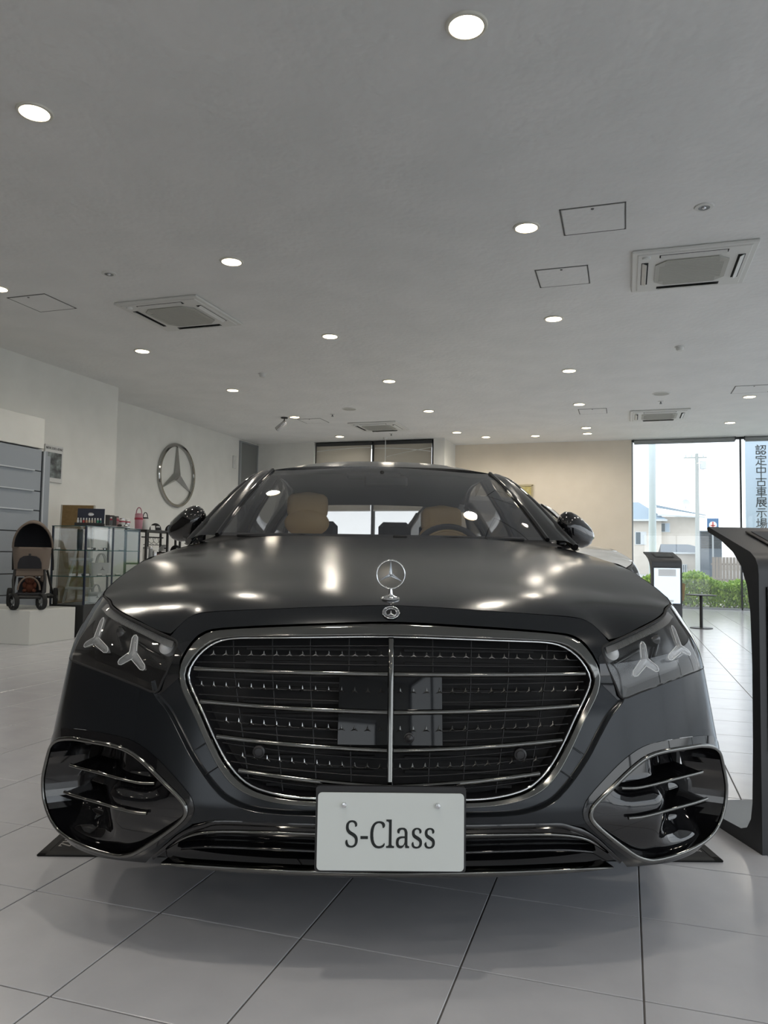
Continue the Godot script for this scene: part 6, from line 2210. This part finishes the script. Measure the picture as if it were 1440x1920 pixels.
	for k in 9:
		obj("louvre", MB.new().box(Vector3(0, 2.25 + k * 0.14, 0.03), Vector3(1.35, 0.07, 0.06), 0.0, Basis(Vector3.RIGHT, 0.5)), mats.frame_dark, bn)
	# street furniture
	var up := thing("utility_pole", "concrete utility pole with crossarm and transformer across the street", "utility pole", Vector3(5.0, -0.26, -60.0))
	obj("pole", MB.new().lathe([Vector2(0.17, 0), Vector2(0.12, 9.15), Vector2(0, 9.16)], 18), mats.concrete_pole, up)
	obj("crossarm", MB.new().box(Vector3(-0.1, 8.85, 0), Vector3(1.6, 0.09, 0.09), 0.0), mats.concrete_pole, up)
	obj("transformer", MB.new().lathe([Vector2(0, 8.0), Vector2(0.22, 8.0), Vector2(0.22, 8.55), Vector2(0.1, 8.65), Vector2(0, 8.65)], 16, Transform3D(Basis.IDENTITY, Vector3(0.42, 0, 0))), mats.house_trim, up)
	for k in 4:
		obj("insulator", MB.new().lathe([Vector2(0.05, 8.88), Vector2(0.05, 9.08), Vector2(0, 9.1)], 10, Transform3D(Basis.IDENTITY, Vector3(-0.75 + k * 0.4, 0, 0))), mats.house_trim, up)
	var bs2 := thing("street_sign", "small blue street sign with a white roundel and red mark", "sign", Vector3(5.54, -0.26, -55.0))
	obj("panel", MB.new().box(Vector3(0, 3.74, 0), Vector3(0.72, 0.72, 0.05), 0.0), mats.sign_blue, bs2)
	obj("pole", MB.new().box(Vector3(0, 1.7, -0.05), Vector3(0.1, 3.4, 0.06), 0.0), mats.frame_silver, bs2)
	obj("roundel", MB.new().lathe([Vector2(0, 0.03), Vector2(0.24, 0.03), Vector2(0.24, 0)], 24, Transform3D(Basis(Vector3.RIGHT, PI / 2), Vector3(0, 3.66, 0.02))), mats.tag_white, bs2)
	obj("red_mark", MB.new().box(Vector3(0, 3.70, 0.055), Vector3(0.08, 0.34, 0.01), 0.0).box(Vector3(0, 3.62, 0.055), Vector3(0.28, 0.08, 0.01), 0.0), mats.sign_red, bs2)
	var dsh := thing("satellite_dish", "white satellite dish on the house roof", "dish", Vector3(5.1, 5.55, -72.6), 20.0)
	obj("bowl", MB.new().lathe([Vector2(0, 0), Vector2(0.2, 0.03), Vector2(0.36, 0.12)], 20, Transform3D(Basis(Vector3.RIGHT, 1.2), Vector3(0, 0.55, 0))), mats.house_trim, dsh)
	obj("mast", MB.new().tube([Vector3(0, 0, 0), Vector3(0, 0.55, -0.05)], 0.03, 6), mats.house_trim, dsh)
	var fc := thing("board_fence", "weathered brown board fence across the street", "fence", Vector3(4.7, -0.26, -40.0))
	for k in 10:
		obj("board", MB.new().box(Vector3(-0.65 + k * 0.152, 0.72, 0), Vector3(0.135, 1.44, 0.03), 0.003), mats.fence_brown, fc)
	obj("rail", MB.new().box(Vector3(0.03, 1.1, -0.04), Vector3(1.6, 0.08, 0.04), 0.0).box(Vector3(0.03, 0.35, -0.04), Vector3(1.6, 0.08, 0.04), 0.0), mats.fence_brown, fc)

func _ready() -> void:
	rng.seed = 7
	# camera
	var cam := Camera3D.new()
	cam.name = "camera"
	cam.fov = 67.89
	cam.near = 0.05
	cam.far = 400
	cam.position = Vector3(0, 0.95, 0)
	cam.rotation_degrees = Vector3(3.365, 17.66, 0.88)
	cam.current = true
	add_child(cam)
	# overcast sky and exposure
	var sky_m := ProceduralSkyMaterial.new()
	sky_m.sky_top_color = lin(0.78, 0.86, 0.94)
	sky_m.sky_horizon_color = lin(0.88, 0.92, 0.94)
	sky_m.ground_horizon_color = lin(0.45, 0.45, 0.44)
	sky_m.ground_bottom_color = lin(0.30, 0.30, 0.29)
	sky_m.sky_energy_multiplier = 1.5
	var sky := Sky.new()
	sky.sky_material = sky_m
	var env := Environment.new()
	env.background_mode = Environment.BG_SKY
	env.sky = sky
	env.ambient_light_source = Environment.AMBIENT_SOURCE_DISABLED
	env.tonemap_mode = Environment.TONE_MAPPER_LINEAR
	env.tonemap_exposure = 1.05
	env.sdfgi_enabled = true
	env.ssao_enabled = true
	env.ssil_enabled = true
	var we := WorldEnvironment.new()
	we.name = "environment"
	we.environment = env
	add_child(we)
	make_materials()
	build_shell_room()
	build_cars()
	build_ceiling()
	build_things()
	build_outside()
